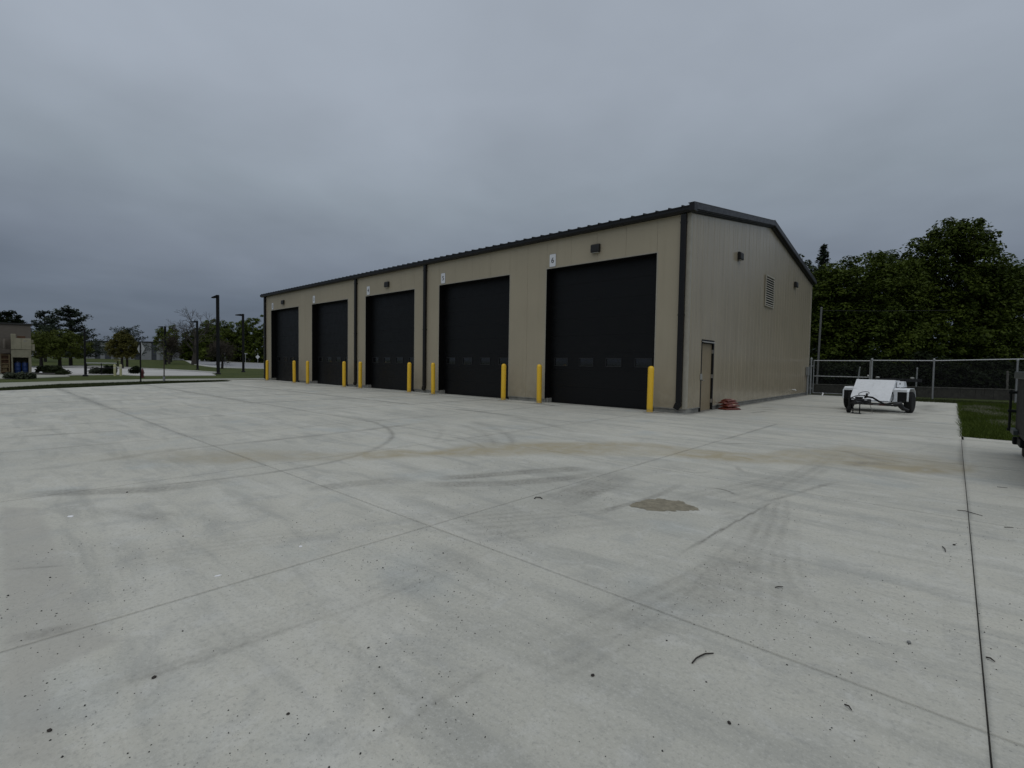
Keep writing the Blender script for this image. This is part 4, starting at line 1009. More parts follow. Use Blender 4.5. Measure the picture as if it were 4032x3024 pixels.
for s in (1, -1):
    xs3 = (lambda p, q: (p, q)) if s > 0 else (lambda p, q: (-q - .05, -p - .05))
    path = [(-.50, .40), (-.47, .70), (-.32, .80), (.24, .80), (.42, .70), (.50, .50)]
    inner = [(p * .955, q - .02) for p, q in path][::-1]
    MB().prism(path + inner, 0, *xs3(.462, .885)).build('fender', M['white_paint'], tl, bevel=.006)
    MB().box(*xs3(.463, .60), -.525, -.46, .36, .755).build('fender_front', M['white_paint'], tl, bevel=.006)
    MB().box(*xs3(.845, .883), -.525, -.505, .40, .70).build('fender_edge', M['white_paint'], tl, bevel=.004)
    MB().box(*xs3(.601, .844), -.525, -.505, .685, .765).build('fender_lip', M['white_paint'], tl, bevel=.004)
    MB().box(*xs3(.602, .843), -.518, -.506, .385, .684).build('mud_flap', M['rubber'], tl)
    w = bpy.data.objects.new('wheel', None); COL.objects.link(w); w.parent = tl; w.location = (s * .845 - .02, 0, .345)
    MB().lathe([(.20, -.095), (.30, -.10), (.335, -.08), (.345, -.05), (.345, .05), (.335, .08), (.30, .10), (.20, .095)], 32, (0, 0, 0), 0).build('tyre', M['rubber'], w, smooth=True)
    MB().lathe([(.198, -.07), (.19, .03), (.10, .05), (.07, .085), (.03, .09)] if s > 0 else [(.03, -.09), (.07, -.085), (.10, -.05), (.19, -.03), (.198, .07)], 24, (0, 0, 0), 0).build('rim', M['steel'], w, smooth=True)
MB().tube([(-.80, 0, .345), (.78, 0, .345)], .035, 8).build('axle', M['black_iron'], tl)
for s in (-1, 1): MB().tube([(s * .46 - .06, .7, .29), (s * .46 - .06, -.80, .29), (s * .08 - .10, -1.95, .33)], .034, 6).build('drawbar', M['black_iron'], tl)
MB().box(-.62, .50, -.98, -.90, .235, .315).build('front_crossbar', M['black_iron'], tl, bevel=.006)
for a, c, mm in ((-.05, .07, 'red_tape'), (.071, .22, 'white_tape'), (.221, .37, 'red_tape')): MB().box(a, c, -.985, -.981, .25, .305).build('reflective_tape', M[mm], tl)
MB().box(-.30, .15, -1.84, -1.50, .30, .46).build('pump_box', M['black_iron'], tl, bevel=.02)
MB().box(-.24, -.06, -1.74, -1.55, .461, .52).build('pump_motor', M['black_iron'], tl, bevel=.02)
MB().box(-.42, -.305, -1.75, -1.55, .34, .48).build('valve_block', M['black_iron'], tl, bevel=.02)
MB().box(-.13, .0, -2.25, -1.90, .32, .40).lathe([(.06, -.05), (.06, .05)], 14, (-.065, -2.28, .36), 1).build('coupler', M['black_iron'], tl, bevel=.01)
MB().tube([(-.02, -1.62, .50), (.07, -1.6, .53), (.19, -1.55, .51), (.31, -1.4, .40), (.43, -1.25, .31), (.59, -1.1, .27), (.68, -1.0, .28)], .03, 10).build('hose', M['rubber'], tl, smooth=True)
MB().tube([(.62, -1.02, .27), (.70, -1.0, .30), (.76, -.95, .33), (.79, -.92, .25), (.84, -.90, .17), (.98, -.85, .13)], [.045, .07, .08, .075, .06, .035], 10).build('hose_nozzle', M['black_iron'], tl, smooth=True)
t_ = [R(a) for a in range(-20, 381, 20)]
MB().tube([(-.01 + .14 * math.cos(a), -1.70 + .05 * math.sin(a), .63 + .06 * math.sin(a) + .02 * math.cos(a)) for a in t_], .010, 6).build('cable_loop', M['rubber'], tl, smooth=True)
MB().tube([(-.36, -1.65, .48), (-.24, -1.66, .54), (-.12, -1.66, .57), (.03, -1.64, .55)], .014, 6).build('cable', M['rubber'], tl, smooth=True)
MB().lathe([(.025, 0), (.032, .04), (.025, .10), (.035, .12), (.015, .15)], 10, (.06, -1.66, .50)).build('jack_handle', M['black_iron'], tl, smooth=True)
MB().tube([(-.36, -1.82, .10), (-.36, -1.82, .62)], .03, 10).lathe([(.03, -.05), (.03, .05)], 10, (-.36, -1.82, .62)).build('jack_tube', M['black_iron'], tl, smooth=True)
MB().lathe([(.05, -.04), (.09, -.045), (.105, -.02), (.105, .02), (.09, .045), (.05, .04)], 20, (-.36, -1.86, .105), 0).build('jockey_wheel', M['rubber'], tl, smooth=True)
for x in (-.02, -.20): MB().tube([(x, -2.03, .34), (x, -2.03, .02)], .016, 8).build('drop_leg', M['black_iron'], tl)
MB().box(-.24, .02, -2.09, -1.97, .0, .02).build('foot_plate', M['black_iron'], tl)
for x in (-.30, .05): MB().box(x, x + .07, -1.848, -1.8405, .425, .455).build('white_tag', M['white_tape'], tl)
MB().tube([(.10, -1.45, .28), (.16, -1.50, .14), (.19, -1.48, .0)], .008, 5).build('safety_chain', M['steel'], tl)
# dark lamp bar across the back
MB().box(-.40, .92, 1.02, 1.08, 1.0, 1.10).build('lamp_bar', M['black_iron'], tl)
for x in (-.34, .40): MB().box(x, x + .05, .853, 1.018, .5, 1.05).build('lamp_bar_bracket', M['black_iron'], tl)
for x in (-.32, .66): MB().lathe([(.05, 0), (.06, .02), (.06, .05), (.03, .06)], 14, (x, 1.05, 1.10)).build('tail_lamp', M['lens'], tl, smooth=True)
MB().box(-.55, .42, .852, .862, .40, .58).build('rear_panel', M['white_paint'], tl)

# ---------------------------------------------------------------- stack of orange bags by the entry door
def bag(label, loc, rz, w, d, h, seed, pale=False):
    r = np.random.default_rng(seed); nx, ny = 26, 16
    u, v = np.meshgrid(np.linspace(-1, 1, nx), np.linspace(-1, 1, ny), indexing='ij')
    k = (1 - np.abs(u) ** 3.2) * (1 - np.abs(v) ** 3.0)
    wr = (vnoise(u, v, 3.0, seed) - .5) * .25 + (vnoise(u, v, 7.0, seed + 1) - .5) * .14
    pinch = 1 - .06 * (1 - np.abs(v)) * np.abs(u) ** 6
    X = u * w / 2 * pinch * (1 + .03 * (vnoise(v, v * 0, 3, seed + 2) - .5) * np.abs(u)); Y_ = v * d / 2
    top = h * (.14 + .86 * k ** .6) + wr * h * k ** .3; bot = h * .12 * (1 - k ** .25)
    sag = -.10 * h * (u ** 2)
    V = np.concatenate([np.stack([X, Y_, top + sag * 0], -1).reshape(-1, 3), np.stack([X, Y_, bot], -1).reshape(-1, 3)])
    I = np.arange(nx * ny).reshape(nx, ny); F1 = np.stack([I[:-1, :-1], I[1:, :-1], I[1:, 1:], I[:-1, 1:]], -1).reshape(-1, 4)
    edge = np.concatenate([I[:, 0], I[-1, 1:], I[::-1, -1][1:], I[0, ::-1][1:-1]]); e2 = np.roll(edge, -1); n = nx * ny
    F = np.concatenate([F1, F1[:, ::-1] + n, np.stack([edge, edge + n, e2 + n, e2], -1)])
    t = thing('ice_melt_bag', label, 'bag', loc, rz, 'orange bags stacked by the entry door')
    np_mesh('sack', V, F, M['bag'], t, smooth=True)
    if pale:
        k2 = (u[:, :] > -.1) & (u < .75) & (v < .1) & (v > -.95); fm = F1[k2[:-1, :-1].ravel() & k2[1:, 1:].ravel()]
        V2 = V[:n].copy(); V2[:, 2] += .004; np_mesh('pale_print', V2, fm, M['bag_pale'], t, smooth=True)
    return t
bag('orange bag lying flat at the bottom of the stack by the entry door', (-5.50, 16.86, 0), R(62), .66, .40, .11, 11)
bag('orange bag with a pale printed patch, second from the bottom of the stack', (-5.50, 16.87, .100), R(68), .60, .38, .10, 23, True)
bag('crumpled orange bag third up the stack by the entry door', (-5.56, 16.90, .190), R(56), .58, .36, .095, 31)
bag('rumpled orange bag on top of the stack by the entry door', (-5.55, 16.92, .268), R(68), .44, .31, .085, 47, True)

# ---------------------------------------------------------------- dark green dumpster at the right edge
dp = thing('dumpster', 'dark green steel dumpster on wheels at the right edge', 'dumpster', (0, 0, 0))
dx0, dx1, dy0, dy1 = .80, 2.7, 8.2, 11.95
MB().prism([(dx0 + .05, .30), (dx0, .42), (dx0, 1.28), (dx1, 1.28), (dx1, .42), (dx1 - .05, .30)], 1, dy0, dy1).build('body', M['bin_green'], dp, bevel=.01)
MB().box(dx0 - .045, dx1 + .05, dy0 - .05, dy1 + .05, 1.281, 1.40).build('rim', M['bin_rim'], dp, bevel=.015)
MB().box(dx0 - .06, dx0 - .001, 11.35, 11.95, .36, .44).build('side_bracket', M['bin_rim'], dp, bevel=.006)
MB().tube([(dx0 - .07, 11.98, .38), (dx0 - .07, 11.98, 1.08)], .018, 8).build('latch_rod', M['bin_green'], dp, smooth=True)
for z in (.40, .72, 1.04): MB().box(dx0 - .10, dx0 + .02, 11.952, 12.02, z - .02, z + .025).build('rod_bracket', M['bin_green'], dp, bevel=.005)
MB().box(dx0 + .02, dx0 + .22, 11.3, 11.85, .17, .299).build('caster_fork', M['bin_green'], dp, bevel=.01)
MB().box(dx0 - .03, dx0 + .08, 11.86, 11.97, .16, .29).build('corner_hook', M['bin_green'], dp, bevel=.02)
for x in (dx0 + .13, dx1 - .13):
    for y in (8.6, 11.55): MB().lathe([(.03, -.055), (.105, -.06), (.125, -.04), (.125, .04), (.105, .06), (.03, .055)], 20, (x, y, .125), 0).build('caster_wheel', M['caster'], dp, smooth=True)
for x in (dx1 - .22,): MB().box(x, x + .2, 11.3, 11.85, .17, .299).build('caster_fork', M['bin_green'], dp)

# ---------------------------------------------------------------- litter on the concrete
sp_ = np.array([(-2.38, 4.39), (-2.37, 4.61), (-2.25, 4.84), (-2.06, 4.89), (-1.91, 4.81), (-1.78, 4.71), (-1.88, 4.61), (-2.0, 4.45), (-2.15, 4.36), (-2.3, 4.33)])
def sand_patch():
    g_ = np.linspace(0, 1, 120); X, Y = np.meshgrid(-2.45 + g_ * .75, 4.25 + g_ * .72, indexing='ij')
    wx, wy = X + .05 * (vnoise(X, Y, 14, 61) - .5) + .03 * (vnoise(X, Y, 40, 64) - .5), Y + .05 * (vnoise(X, Y, 14, 62) - .5) + .03 * (vnoise(X, Y, 40, 65) - .5)
    k = in_poly(wx, wy, sp_)
    d, _, _, _ = seg_dist(X, Y, np.concatenate([sp_, sp_[:1]]))
    Z = .0015 + np.minimum(d * .06, .006) * (.5 + vnoise(X, Y, 18, 63)) 
    V = np.stack([X, Y, Z], -1).reshape(-1, 3); I = np.arange(120 * 120).reshape(120, 120)
    F = np.stack([I[:-1, :-1], I[1:, :-1], I[1:, 1:], I[:-1, 1:]], -1).reshape(-1, 4); kk = k.ravel(); F = F[kk[F].all(1)]
    o = np_mesh('sand_patch', V, F, M['sand'], None, smooth=True); return tag(o, 'tan damp sand patch dried on the concrete between the tyre marks', 'sand', kind='stuff')
sand_patch()
def twig(label, P, r, z=.006):
    pts = [(x, y, z + (.004 if 0 < i < len(P) - 1 else 0)) for i, (x, y) in enumerate(P)]
    mb = MB().tube(pts, [r] + [r * 1.1] * (len(P) - 2) + [r * .7], 6)
    return tag(mb.build('twig', M['twig'], None, smooth=True), label, 'twig', 'twigs fallen on the concrete')
twig('curved dark twig near the bottom of the yard below the long joint', [(-.86, 2.24), (-.858, 2.285), (-.85, 2.32), (-.84, 2.352), (-.815, 2.39)], .0034, .004)
twig('long thin twig lying across the right hand joint', [(.07, 6.57), (.13, 6.575), (.18, 6.53), (.25, 6.49)], .0032)
twig('tiny straight twig on the ribbed tyre tracks', [(-.79, 3.385), (-.775, 3.40), (-.755, 3.43)], .003)
twig('short curled twig right of the bottom centre', [(-.285, 2.395), (-.27, 2.39), (-.258, 2.375)], .003)
twig('short dark twig right of the right hand joint', [(.165, 3.275), (.18, 3.27), (.195, 3.255)], .0035)
twig('small dark twig beside the cross joint in the middle of the yard', [(-3.17, 3.88), (-3.185, 3.92), (-3.15, 3.95), (-3.11, 3.935)], .005)
twig('faint thin twig at the right edge of the yard', [(.38, 6.16), (.44, 6.20)], .003)
twig('thin twig near the dumpster end of the yard', [(.43, 8.27), (.52, 8.29)], .003)
twig('short upright looking twig left of the right hand joint', [(-.02, 5.12), (-.005, 5.05), (0.0, 4.98)], .0032)
def rock(name, label, loc, r, mat, seed, cat, group):
    rs = random.Random(seed); t = (1 + 5 ** .5) / 2
    vs = [Vector(p).normalized() for p in [(-1, t, 0), (1, t, 0), (-1, -t, 0), (1, -t, 0), (0, -1, t), (0, 1, t), (0, -1, -t), (0, 1, -t), (t, 0, -1), (t, 0, 1), (-t, 0, -1), (-t, 0, 1)]]
    fs = [(0, 11, 5), (0, 5, 1), (0, 1, 7), (0, 7, 10), (0, 10, 11), (1, 5, 9), (5, 11, 4), (11, 10, 2), (10, 7, 6), (7, 1, 8), (3, 9, 4), (3, 4, 2), (3, 2, 6), (3, 6, 8), (3, 8, 9), (4, 9, 5), (2, 4, 11), (6, 2, 10), (8, 6, 7), (9, 8, 1)]
    mb = MB().add([(p * r * rs.uniform(.7, 1.15)) * 1.0 for p in vs], fs); o = mb.build(name, M[mat], None)
    o.scale = (1.2, .9, .65); o.rotation_euler = (0, 0, rs.uniform(0, 6)); o.location = (loc[0], loc[1], r * .45); return tag(o, label, cat, group)
G_ = 'loose pebbles on the concrete'
rock('pebble', 'largest grey pebble near the right hand joint', (-.12, 3.18), .013, 'pebble', 1, 'pebble', G_)
PB = [((-.53, 2.54), 0.0056, 'dark pebble just below the long joint right of the curved twig'), ((-1.03, 2.34), 0.0068, 'dark pebble left of the curved twig'), ((-1.15, 2.17), 0.0050, 'small dark pebble lower left of the curved twig'),
      ((-.76, 2.15), 0.0056, 'dark pebble directly below the curved twig'), ((-.73, 1.65), 0.0050, 'dark pebble nearest the bottom edge right of centre'), ((-.30, 2.21), 0.0043, 'small dark pebble near the short curled twig'), ((.33, 3.92), 0.0062, 'dark pebble close to the right edge'),
      ((-4.17, .31), 0.0074, 'dark pebble close to the left edge'), ((-4.02, .12), 0.0093, 'large dark pebble at the far left edge'), ((-2.87, .70), 0.0062, 'dark pebble left of centre between joints'), ((-2.06, 1.27), 0.0074, 'dark pebble pair member below the middle joint'),
      ((-2.81, 1.84), 0.0081, 'dark pebble above the middle tyre line'), ((-1.51, .90), 0.0056, 'dark pebble at the bottom edge beside a tyre line'), ((-4.43, 1.09), 0.0087, 'dark pebble in the pale patch on the left'), ((-6.30, 1.06), 0.0124, 'dark pebble on the dark tyre smear on the left'),
      ((-2.03, 1.35), 0.0056, 'smaller dark pebble beside the pair below the middle joint'), ((-2.72, 2.29), 0.0074, 'dark pebble just left of the joint crossing')]
for i, (p, r, lab) in enumerate(PB): rock('pebble', lab, p, r * .8, 'pebble_dark', 20 + i, 'pebble', G_)
CP = [((-1.15, 1.84), 0.0096, 'dark dirt clod lower left of the curved twig'), ((-.60, 1.96), 0.0084, 'flat dark clod near the bottom right of centre'), ((.05, 5.24), 0.0102, 'dark clod beside the right hand joint'),
      ((-2.53, .51), 0.0096, 'dark clod on the lower left tyre line'), ((-2.44, .17), 0.0084, 'dark clod near the lower left corner'), ((-1.89, .81), 0.0072, 'dark clod near the bottom left of centre')]
for i, (p, r, lab) in enumerate(CP): rock('dirt_clod', lab, p, r, 'twig', 60 + i, 'clod', 'dark dirt clods on the concrete')
for i, (p, lab) in enumerate((((-5.67, .56), 'white scrap in the pale patch on the left'), ((-3.46, 1.04), 'small white scrap left of the middle joint'), ((-3.58, 1.63), 'small white scrap near the joint crossing'))):
    o = MB().prism([(-.05, -.02), (.01, -.035), (.06, .0), (.02, .03), (-.04, .02)], 2, 0, .004).build('paper_scrap', M['scrap'], None); o.location = (p[0], p[1], .0005); o.scale = (.65 - .25 * (i > 0),) * 3; o.rotation_euler = (0, 0, i * 1.3); tag(o, lab, 'litter', 'white scraps on the concrete')
# fine gravel
n = 7000; px = rng.uniform(-5.2, .6, n * 3); py = rng.uniform(.0, 7.5, n * 3)
dn_ = vnoise(px, py, 1.1, 77) * .7 + vnoise(px, py, 3.0, 78) * .5; dist = np.hypot(px, py)
keep = (rng.random(n * 3) < np.clip((dn_ - .35) * 1.6, .03, 1) * np.clip(1.5 - dist / 5.5, .12, 1)) & (dist > 1.2); px, py = px[keep][:n], py[keep][:n]; n = len(px)
rr_ = .0011 + .0030 * rng.random(n) ** 3.0
oct_ = np.array([(1, 0, 0), (0, 1, 0), (-1, 0, 0), (0, -1, 0), (0, 0, .8), (0, 0, -.5)]); jit = 1 + .35 * rng.normal(size=(n, 6, 1))
V = np.stack([px, py, rr_ * .4], -1)[:, None] + oct_[None] * jit * rr_[:, None, None]
OF = np.array([(0, 1, 4), (1, 2, 4), (2, 3, 4), (3, 0, 4), (1, 0, 5), (2, 1, 5), (3, 2, 5), (0, 3, 5)])
F = (OF[None] + 6 * np.arange(n)[:, None, None]).reshape(-1, 3)
tag(np_mesh('gravel', V.reshape(-1, 3), F, M['pebble_dark']), 'fine dark grit scattered over the near concrete', 'gravel', kind='stuff')

# ---------------------------------------------------------------- grass blades
def blades(name, pts, h, mat, label, w=.012):
    n = len(pts); a = rng.uniform(0, 6.283, n); hh = h * rng.uniform(.5, 1.3, n); lean = rng.normal(size=(n, 2)) * .45
    z = terr(pts[:, 0], pts[:, 1]) - .06
    b0 = np.stack([pts[:, 0] - w * np.cos(a), pts[:, 1] - w * np.sin(a), z], -1); b1 = np.stack([pts[:, 0] + w * np.cos(a), pts[:, 1] + w * np.sin(a), z], -1)
    tp_ = np.stack([pts[:, 0] + lean[:, 0] * hh, pts[:, 1] + lean[:, 1] * hh, z + hh], -1)
    o = np_mesh(name, np.stack([b0, b1, tp_], 1).reshape(-1, 3), np.arange(3 * n).reshape(n, 3), M[mat], None, {'rnd': ('FLOAT', 'POINT', np.repeat(rng.random(n), 3))})
    return tag(o, label, 'grass', kind='stuff')
n = 90000; P = np.stack([rng.uniform(.16, 4.5, n), rng.uniform(14.08, 30.4, n)], -1); blades('grass', P, .13, 'blade', 'short green grass beyond the right end of the yard', .014)
n = 9000; P = np.stack([rng.uniform(-1.5, 4.5, n), rng.uniform(28.6, 30.5, n)], -1); blades('grass_verge', P, .14, 'blade_dark', 'ragged grass along the foot of the chain link fence', .016)
def along(A, B, n, jitter):
    fa, fb = lerp_line(A, 1), lerp_line(B, 1); t = rng.random(n); s = rng.random(n)[:, None]; return fa(t) * (1 - s) + fb(t) * s + rng.normal(size=(n, 2)) * jitter
P = along([(-24.5, -6), (-28.5, .77), (-30.1, 3.26), (-32.5, 6.63), (-33.3, 8.07), (-34.7, 11.32)], [(-27.4, -6), (-31.2, .86), (-34.5, 3.2), (-36.8, 7.56), (-36.7, 9.3), (-37.1, 11.8)], 42000, .03)
blades('turf_blades', P, .08, 'blade_dark', 'dark turf blades between the yard and the path', .016)
P = np.concatenate([c + rng.normal(size=(1500, 2)) * np.array([.17, .40]) for c in np.array([(.55, 25.5), (.85, 26.3), (1.0, 25.1), (.5, 23.6), (.8, 22.9), (1.05, 22.0), (1.1, 18.5)])]); P = P[P[:, 0] > .2]
blades('straw', P, .12, 'straw', 'pale dry grass clippings lying on the green grass', .014)

# ---------------------------------------------------------------- beige block shed on the left
RZV = math.atan2(.6709, .7414); SRZ = R(86.6)
def shed_pt(x, y): return (-56.9 + math.cos(SRZ) * x * .71 - math.sin(SRZ) * y * .9, 3.4 + math.sin(SRZ) * x * .71 + math.cos(SRZ) * y * .9)
shed = thing('block_shed', 'beige block shed with stacked upper blocks at the left edge', 'shed', (-56.9, 3.4, 0), SRZ); shed.scale = (.71, .9, 1)
# local: x across (0 at the right front corner), y away, scale ~ 47 px per metre
MB().box(-2.62, -.0, 2.2, 4.6, 0, 4.06).build('rear_wall', M['taupe_panel'], shed)
MB().box(-2.75, .12, 2.1, 4.75, 4.061, 4.20).build('roof_edge', M['roof_dark'], shed)
fb = MB().box(-1.66, -1.52, 0, 1.9, 0, 1.30).box(-.24, 0, 0, 1.9, 0, 1.30).box(-1.66, 0, 0, 1.9, 1.301, 1.94).box(-1.519, -.241, 1.7, 1.9, 0, 1.30)
fb.build('front_block', M['beige_block'], shed, bevel=.015)
ub_ = MB().box(-1.66, -.81, -.03, 1.9, 1.96, 2.88).box(-.80, .02, -.03, 1.9, 1.96, 2.88); ub_.build('upper_block', M['beige_block'], shed, bevel=.015)
MB().box(-1.66, -1.25, .1, 1.0, 2.885, 3.22).build('cap_block', M['beige_block'], shed, bevel=.02)
MB().box(-1.15, -.45, .3, .9, 2.885, 3.08).build('vent_hood', M['box_brown'], shed, bevel=.02)
MB().prism([(-.66, 2.62), (-.35, 2.62), (-.48, 2.70), (-.56, 2.72)], 1, -.036, -.031).build('stain_plate', M['conc_old'], shed)
MB().box(.03, .20, .2, .7, 2.50, 2.78).box(.03, .30, .1, .7, 1.88, 2.42).build('meter_box', M['beige_block'], shed, bevel=.02)
MB().box(.03, .45, .05, .8, 1.82, 1.87).build('meter_shelf', M['roof_dark'], shed)
MB().box(-3.2, -2.52, -1.4, -.4, -.1, 1.95).build('side_pier', M['beige_block'], shed, bevel=.02)
MB().box(-3.3, -2.56, -1.35, -.4, 1.96, 3.1).build('pier_top', M['pale_grey'], shed, bevel=.02)
MB().box(-2.55, -1.70, .8, 1.6, 2.0, 2.85).build('middle_panel', M['taupe_panel'], shed)
MB().lathe([(.13, 0), (.13, .65), (.05, .8)], 14, (-2.18, .55, 2.0)).build('stack_pipe', M['taupe_panel'], shed, smooth=True)
MB().prism([(-2.45, 1.62), (-1.68, 1.70), (-1.68, 1.95), (-2.5, 1.95)], 1, .2, .9).build('sloped_slab', M['taupe_panel'], shed, bevel=.01)
MB().box(-2.55, -1.68, 1.2, 1.7, 0, 1.6).build('recess_wall', M['box_brown'], shed)
rk = thing('wooden_rack', 'tan wooden rack of shelves with brown boxes beside the block shed', 'rack', (-56.9, 3.4, 0), SRZ); rk.scale = (.71, .9, 1)
for i, z in enumerate((.12, .45, .78, 1.12, 1.46)): MB().box(-2.46, -1.88, .35, .95, z, z + .05).build('shelf', M['wood_rack'], rk)
MB().box(-1.88, -1.77, .33, .95, 0, 1.55).build('upright', M['wood_rack'], rk); MB().box(-2.52, -2.47, .33, .95, 0, 1.55).build('upright', M['wood_rack'], rk)
for i, (x, z, w, mt) in enumerate(((-2.42, .50, .5, 'wood_rack'), (-2.40, .83, .5, 'box_brown'), (-2.42, 1.17, .52, 'box_brown'), (-2.40, .17, .4, 'wood_rack'))):
    o = MB().box(0, w * .71, 0, .36, 0, .24).build('cardboard_box', M[mt], None, bevel=.01); o.rotation_euler = (0, 0, SRZ); o.location = (*shed_pt(x, .45), z)
    tag(o, ['tan box on the second shelf of the wooden rack', 'brown box on the middle shelf of the wooden rack', 'brown box on the upper shelf of the wooden rack', 'tan box on the bottom shelf of the wooden rack'][i], 'box', 'boxes on the wooden rack')
for i, (x, lab) in enumerate(((-1.16, 'left blue barrel inside the block shed opening'), (-.54, 'right blue barrel inside the block shed opening'))):
    br_ = thing('blue_barrel', lab, 'barrel', (*shed_pt(x, .5), 0), 0, 'blue barrels in the block shed'); br_.scale = (.72, .72, 1)
    MB().lathe([(.25, 0), (.27, .05), (.27, .28), (.28, .30), (.27, .32), (.27, .58), (.28, .60), (.27, .62), (.27, .82), (.24, .88)], 20).build('drum', M['blue_barrel'], br_, smooth=True)
    MB().lathe([(.10, .881), (.10, .99), (.06, 1.02)], 12).build('pump_cap', M['bay_dark'], br_, smooth=True)
# ---------------------------------------------------------------- shrubs
def shrub(label, loc, w, h, mat='shrub', n=160, leaf=.16, name='shrub', d=None):
    return broad_tree(name, label, loc, [ell(0, 0, h * .40, w * .5, (d or w) * .4, h * .5), ell(-w * .25, 0, h * .35, w * .3, w * .3, h * .42), ell(w * .25, .1, h * .38, w * .3, w * .3, h * .46)], n, 20, .12, leaf, mat, cat='shrub', limbs=0, shell=.25)
shrub('low grey green tussock in front of the block shed', (-44.6, 2.0, -.06), 1.5, .42, 'shrub_grey', 150, .15, 'tussock')
shrub('dark rounded shrub right beside the block shed', (-58.3, 4.25, 0), .95, .8)
shrub('second dark rounded shrub from the block shed', (-57.3, 4.95, 0), .95, .72)
shrub('small low shrub at the tip of the mulch bed', (-53.2, 4.95, 0), .6, .3)
shrub('dark evergreen shrub left of the pale bollards', (-54.2, 8.05, 0), .8, .85, 'leaf_dark')
shrub('dark green spreading shrub behind the pipe railing', (-54.9, 7.35, 0), 1.0, .6, 'shrub_grey')
sh = shrub('dark leaning shrub left of the black sign post', (-55.3, 10.0, 0), .55, .75, 'leaf_dark', 90)
tag(MB().lathe([(.09, 0), (.12, .03), (.10, .09), (.03, .11)], 10).build('white_stone', M['scrap'], None, smooth=True, loc=(-57.0, 3.95, .02)), 'small white stone in the mulch bed', 'stone')

# pipe railing
pr = thing('pipe_railing', 'dark two rail pipe railing beside the pale bollards', 'railing', (-53.4, 7.35, 0), R(82))
for x in (-.9, .05, 1.0): MB().tube([(x, 0, -.05), (x, 0, .95)], .035, 8).build('railing_post', M['pole_dark'], pr, smooth=True)
for z in (.52, .93): MB().tube([(-.95, 0, z), (1.05, 0, z)], .035, 8).build('rail', M['sign_back'] if z > .9 else M['pole_dark'], pr, smooth=True)
pb = thing('pale_bollard', 'left pale yellow bollard by the pipe railing', 'bollard', (-48.97, 7.60, -.02), 0, 'pale yellow bollards on the left')
MB().lathe([(.085, 0), (.085, .84), (.07, .89), (.02, .91)], 16).build('pipe', M['cream'], pb, smooth=True); MB().lathe([(.088, .60), (.088, .66)], 16).build('band', M['sign_pale'], pb)
dup(pb, (-48.88, 7.95, -.02), label='right pale yellow bollard by the pipe railing')
# hydrant
hy = thing('fire_hydrant', 'dark red fire hydrant behind the black sign post', 'hydrant', (-44.5, 8.5, -.04), .4)
MB().lathe([(.15, 0), (.15, .04), (.09, .05), (.085, .42), (.11, .44), (.11, .47), (.10, .50), (.085, .58), (.05, .63), (.03, .64), (.03, .70)], 16).build('barrel', M['red_paint'], hy, smooth=True)
for s in (-1, 1): MB().lathe([(.05, 0), (.05, s * .12), (.03, s * .15)], 10, (s * .06, 0, .36), 0).build('nozzle', M['red_paint'], hy)

# black post with a diamond sign seen from behind
ds = thing('sign_post', 'black sign post with a grey diamond sign seen from behind', 'sign', (-36.3, 6.85, -.03), R(14))
MB().box(-.03, .03, -.03, .03, -.1, 2.40).build('post', M['pole_dark'], ds, bevel=.005)
MB().prism([(0, -.43), (.43, 0), (0, .43), (-.43, 0)], 1, .033, .038).build('sign_panel', M['sign_back'], ds, loc=(0, 0, 1.98))
MB().box(-.25, .25, .0305, .0325, 1.90, 1.94).build('bracket', M['sign_back'], ds)
# sapling
sa = thing('sapling', 'thin staked sapling beside the path', 'tree', (-36.2, 8.0, -.05))
MB().tube([(0, 0, 0), (.02, .01, 1.2), (-.02, 0, 2.3), (0, .02, 3.0)], [.035, .03, .02, .008], 7).build('trunk', M['bark'], sa, smooth=True)
MB().lathe([(.06, 0), (.065, .28), (.055, .34)], 10).build('trunk_guard', M['pale_grey'], sa, smooth=True)
mb = MB(); tips = []
for i in range(14):
    a = random.uniform(0, 6.28); z = random.uniform(1.0, 2.7); p = Vector((0, 0, z)); q = p + Vector((math.cos(a), math.sin(a), .9)) * random.uniform(.25, .5); mb.tube([p, q], [.01, .004], 4); tips += [p.lerp(q, s) for s in (.6, .85, 1.0)]
mb.build('branches', M['bark'], sa)
P = np.array([tuple(t) for t in tips]); leaf_cards('crown', (P[:, None] + rng.normal(size=(len(P), 3, 3)) * .06).reshape(-1, 3), .10, M['leaf_light'], sa)
# plain dark pole
dpole = thing('dark_pole', 'slim dark pole standing in front of the pines', 'pole', (-48.71, 5.8, 0))
MB().lathe([(.16, 0), (.16, .06), (.07, .12), (.055, 3.5), (.05, 3.55)], 12).build('shaft', M['pole_dark'], dpole, smooth=True)
MB().box(-.16, .16, -.16, .16, -.03, .03).build('base_plate', M['pole_dark'], dpole)

# ---------------------------------------------------------------- street lamps
def lamp(label, x, y, h, arm, head, r, zb=None, tilt=0):
    z = tz(x, y) - .05 if zb is None else zb
    t = thing('street_lamp', label, 'street lamp', (x, y, z), RZV, 'dark parking lot lamps')
    MB().box(-r, r, -r, r, .1, h).build('pole', M['pole_dark'], t, bevel=.01)
    MB().lathe([(r * 2.3, 0), (r * 2.2, .10), (r * 1.5, .16)], 14).build('base', M['pole_dark'], t, smooth=True)
    MB().box(-arm, -r, -.05, .05, h - .22, h - .10).build('arm', M['pole_dark'], t)
    x1 = -arm - head
    MB().prism([(x1, h - .20 - tilt), (x1 + .06, h - .10 - tilt), (-arm + .12, h - .02), (-arm + .12, h - .25)], 1, -.20, .20).build('lamp_head', M['pole_dark'], t, bevel=.015)
    return t
lamp('tallest dark street lamp, nearest of the lamps left of the garage', -53.66, 16.31, 7.75, .12, .42, .11, -.06, .12)
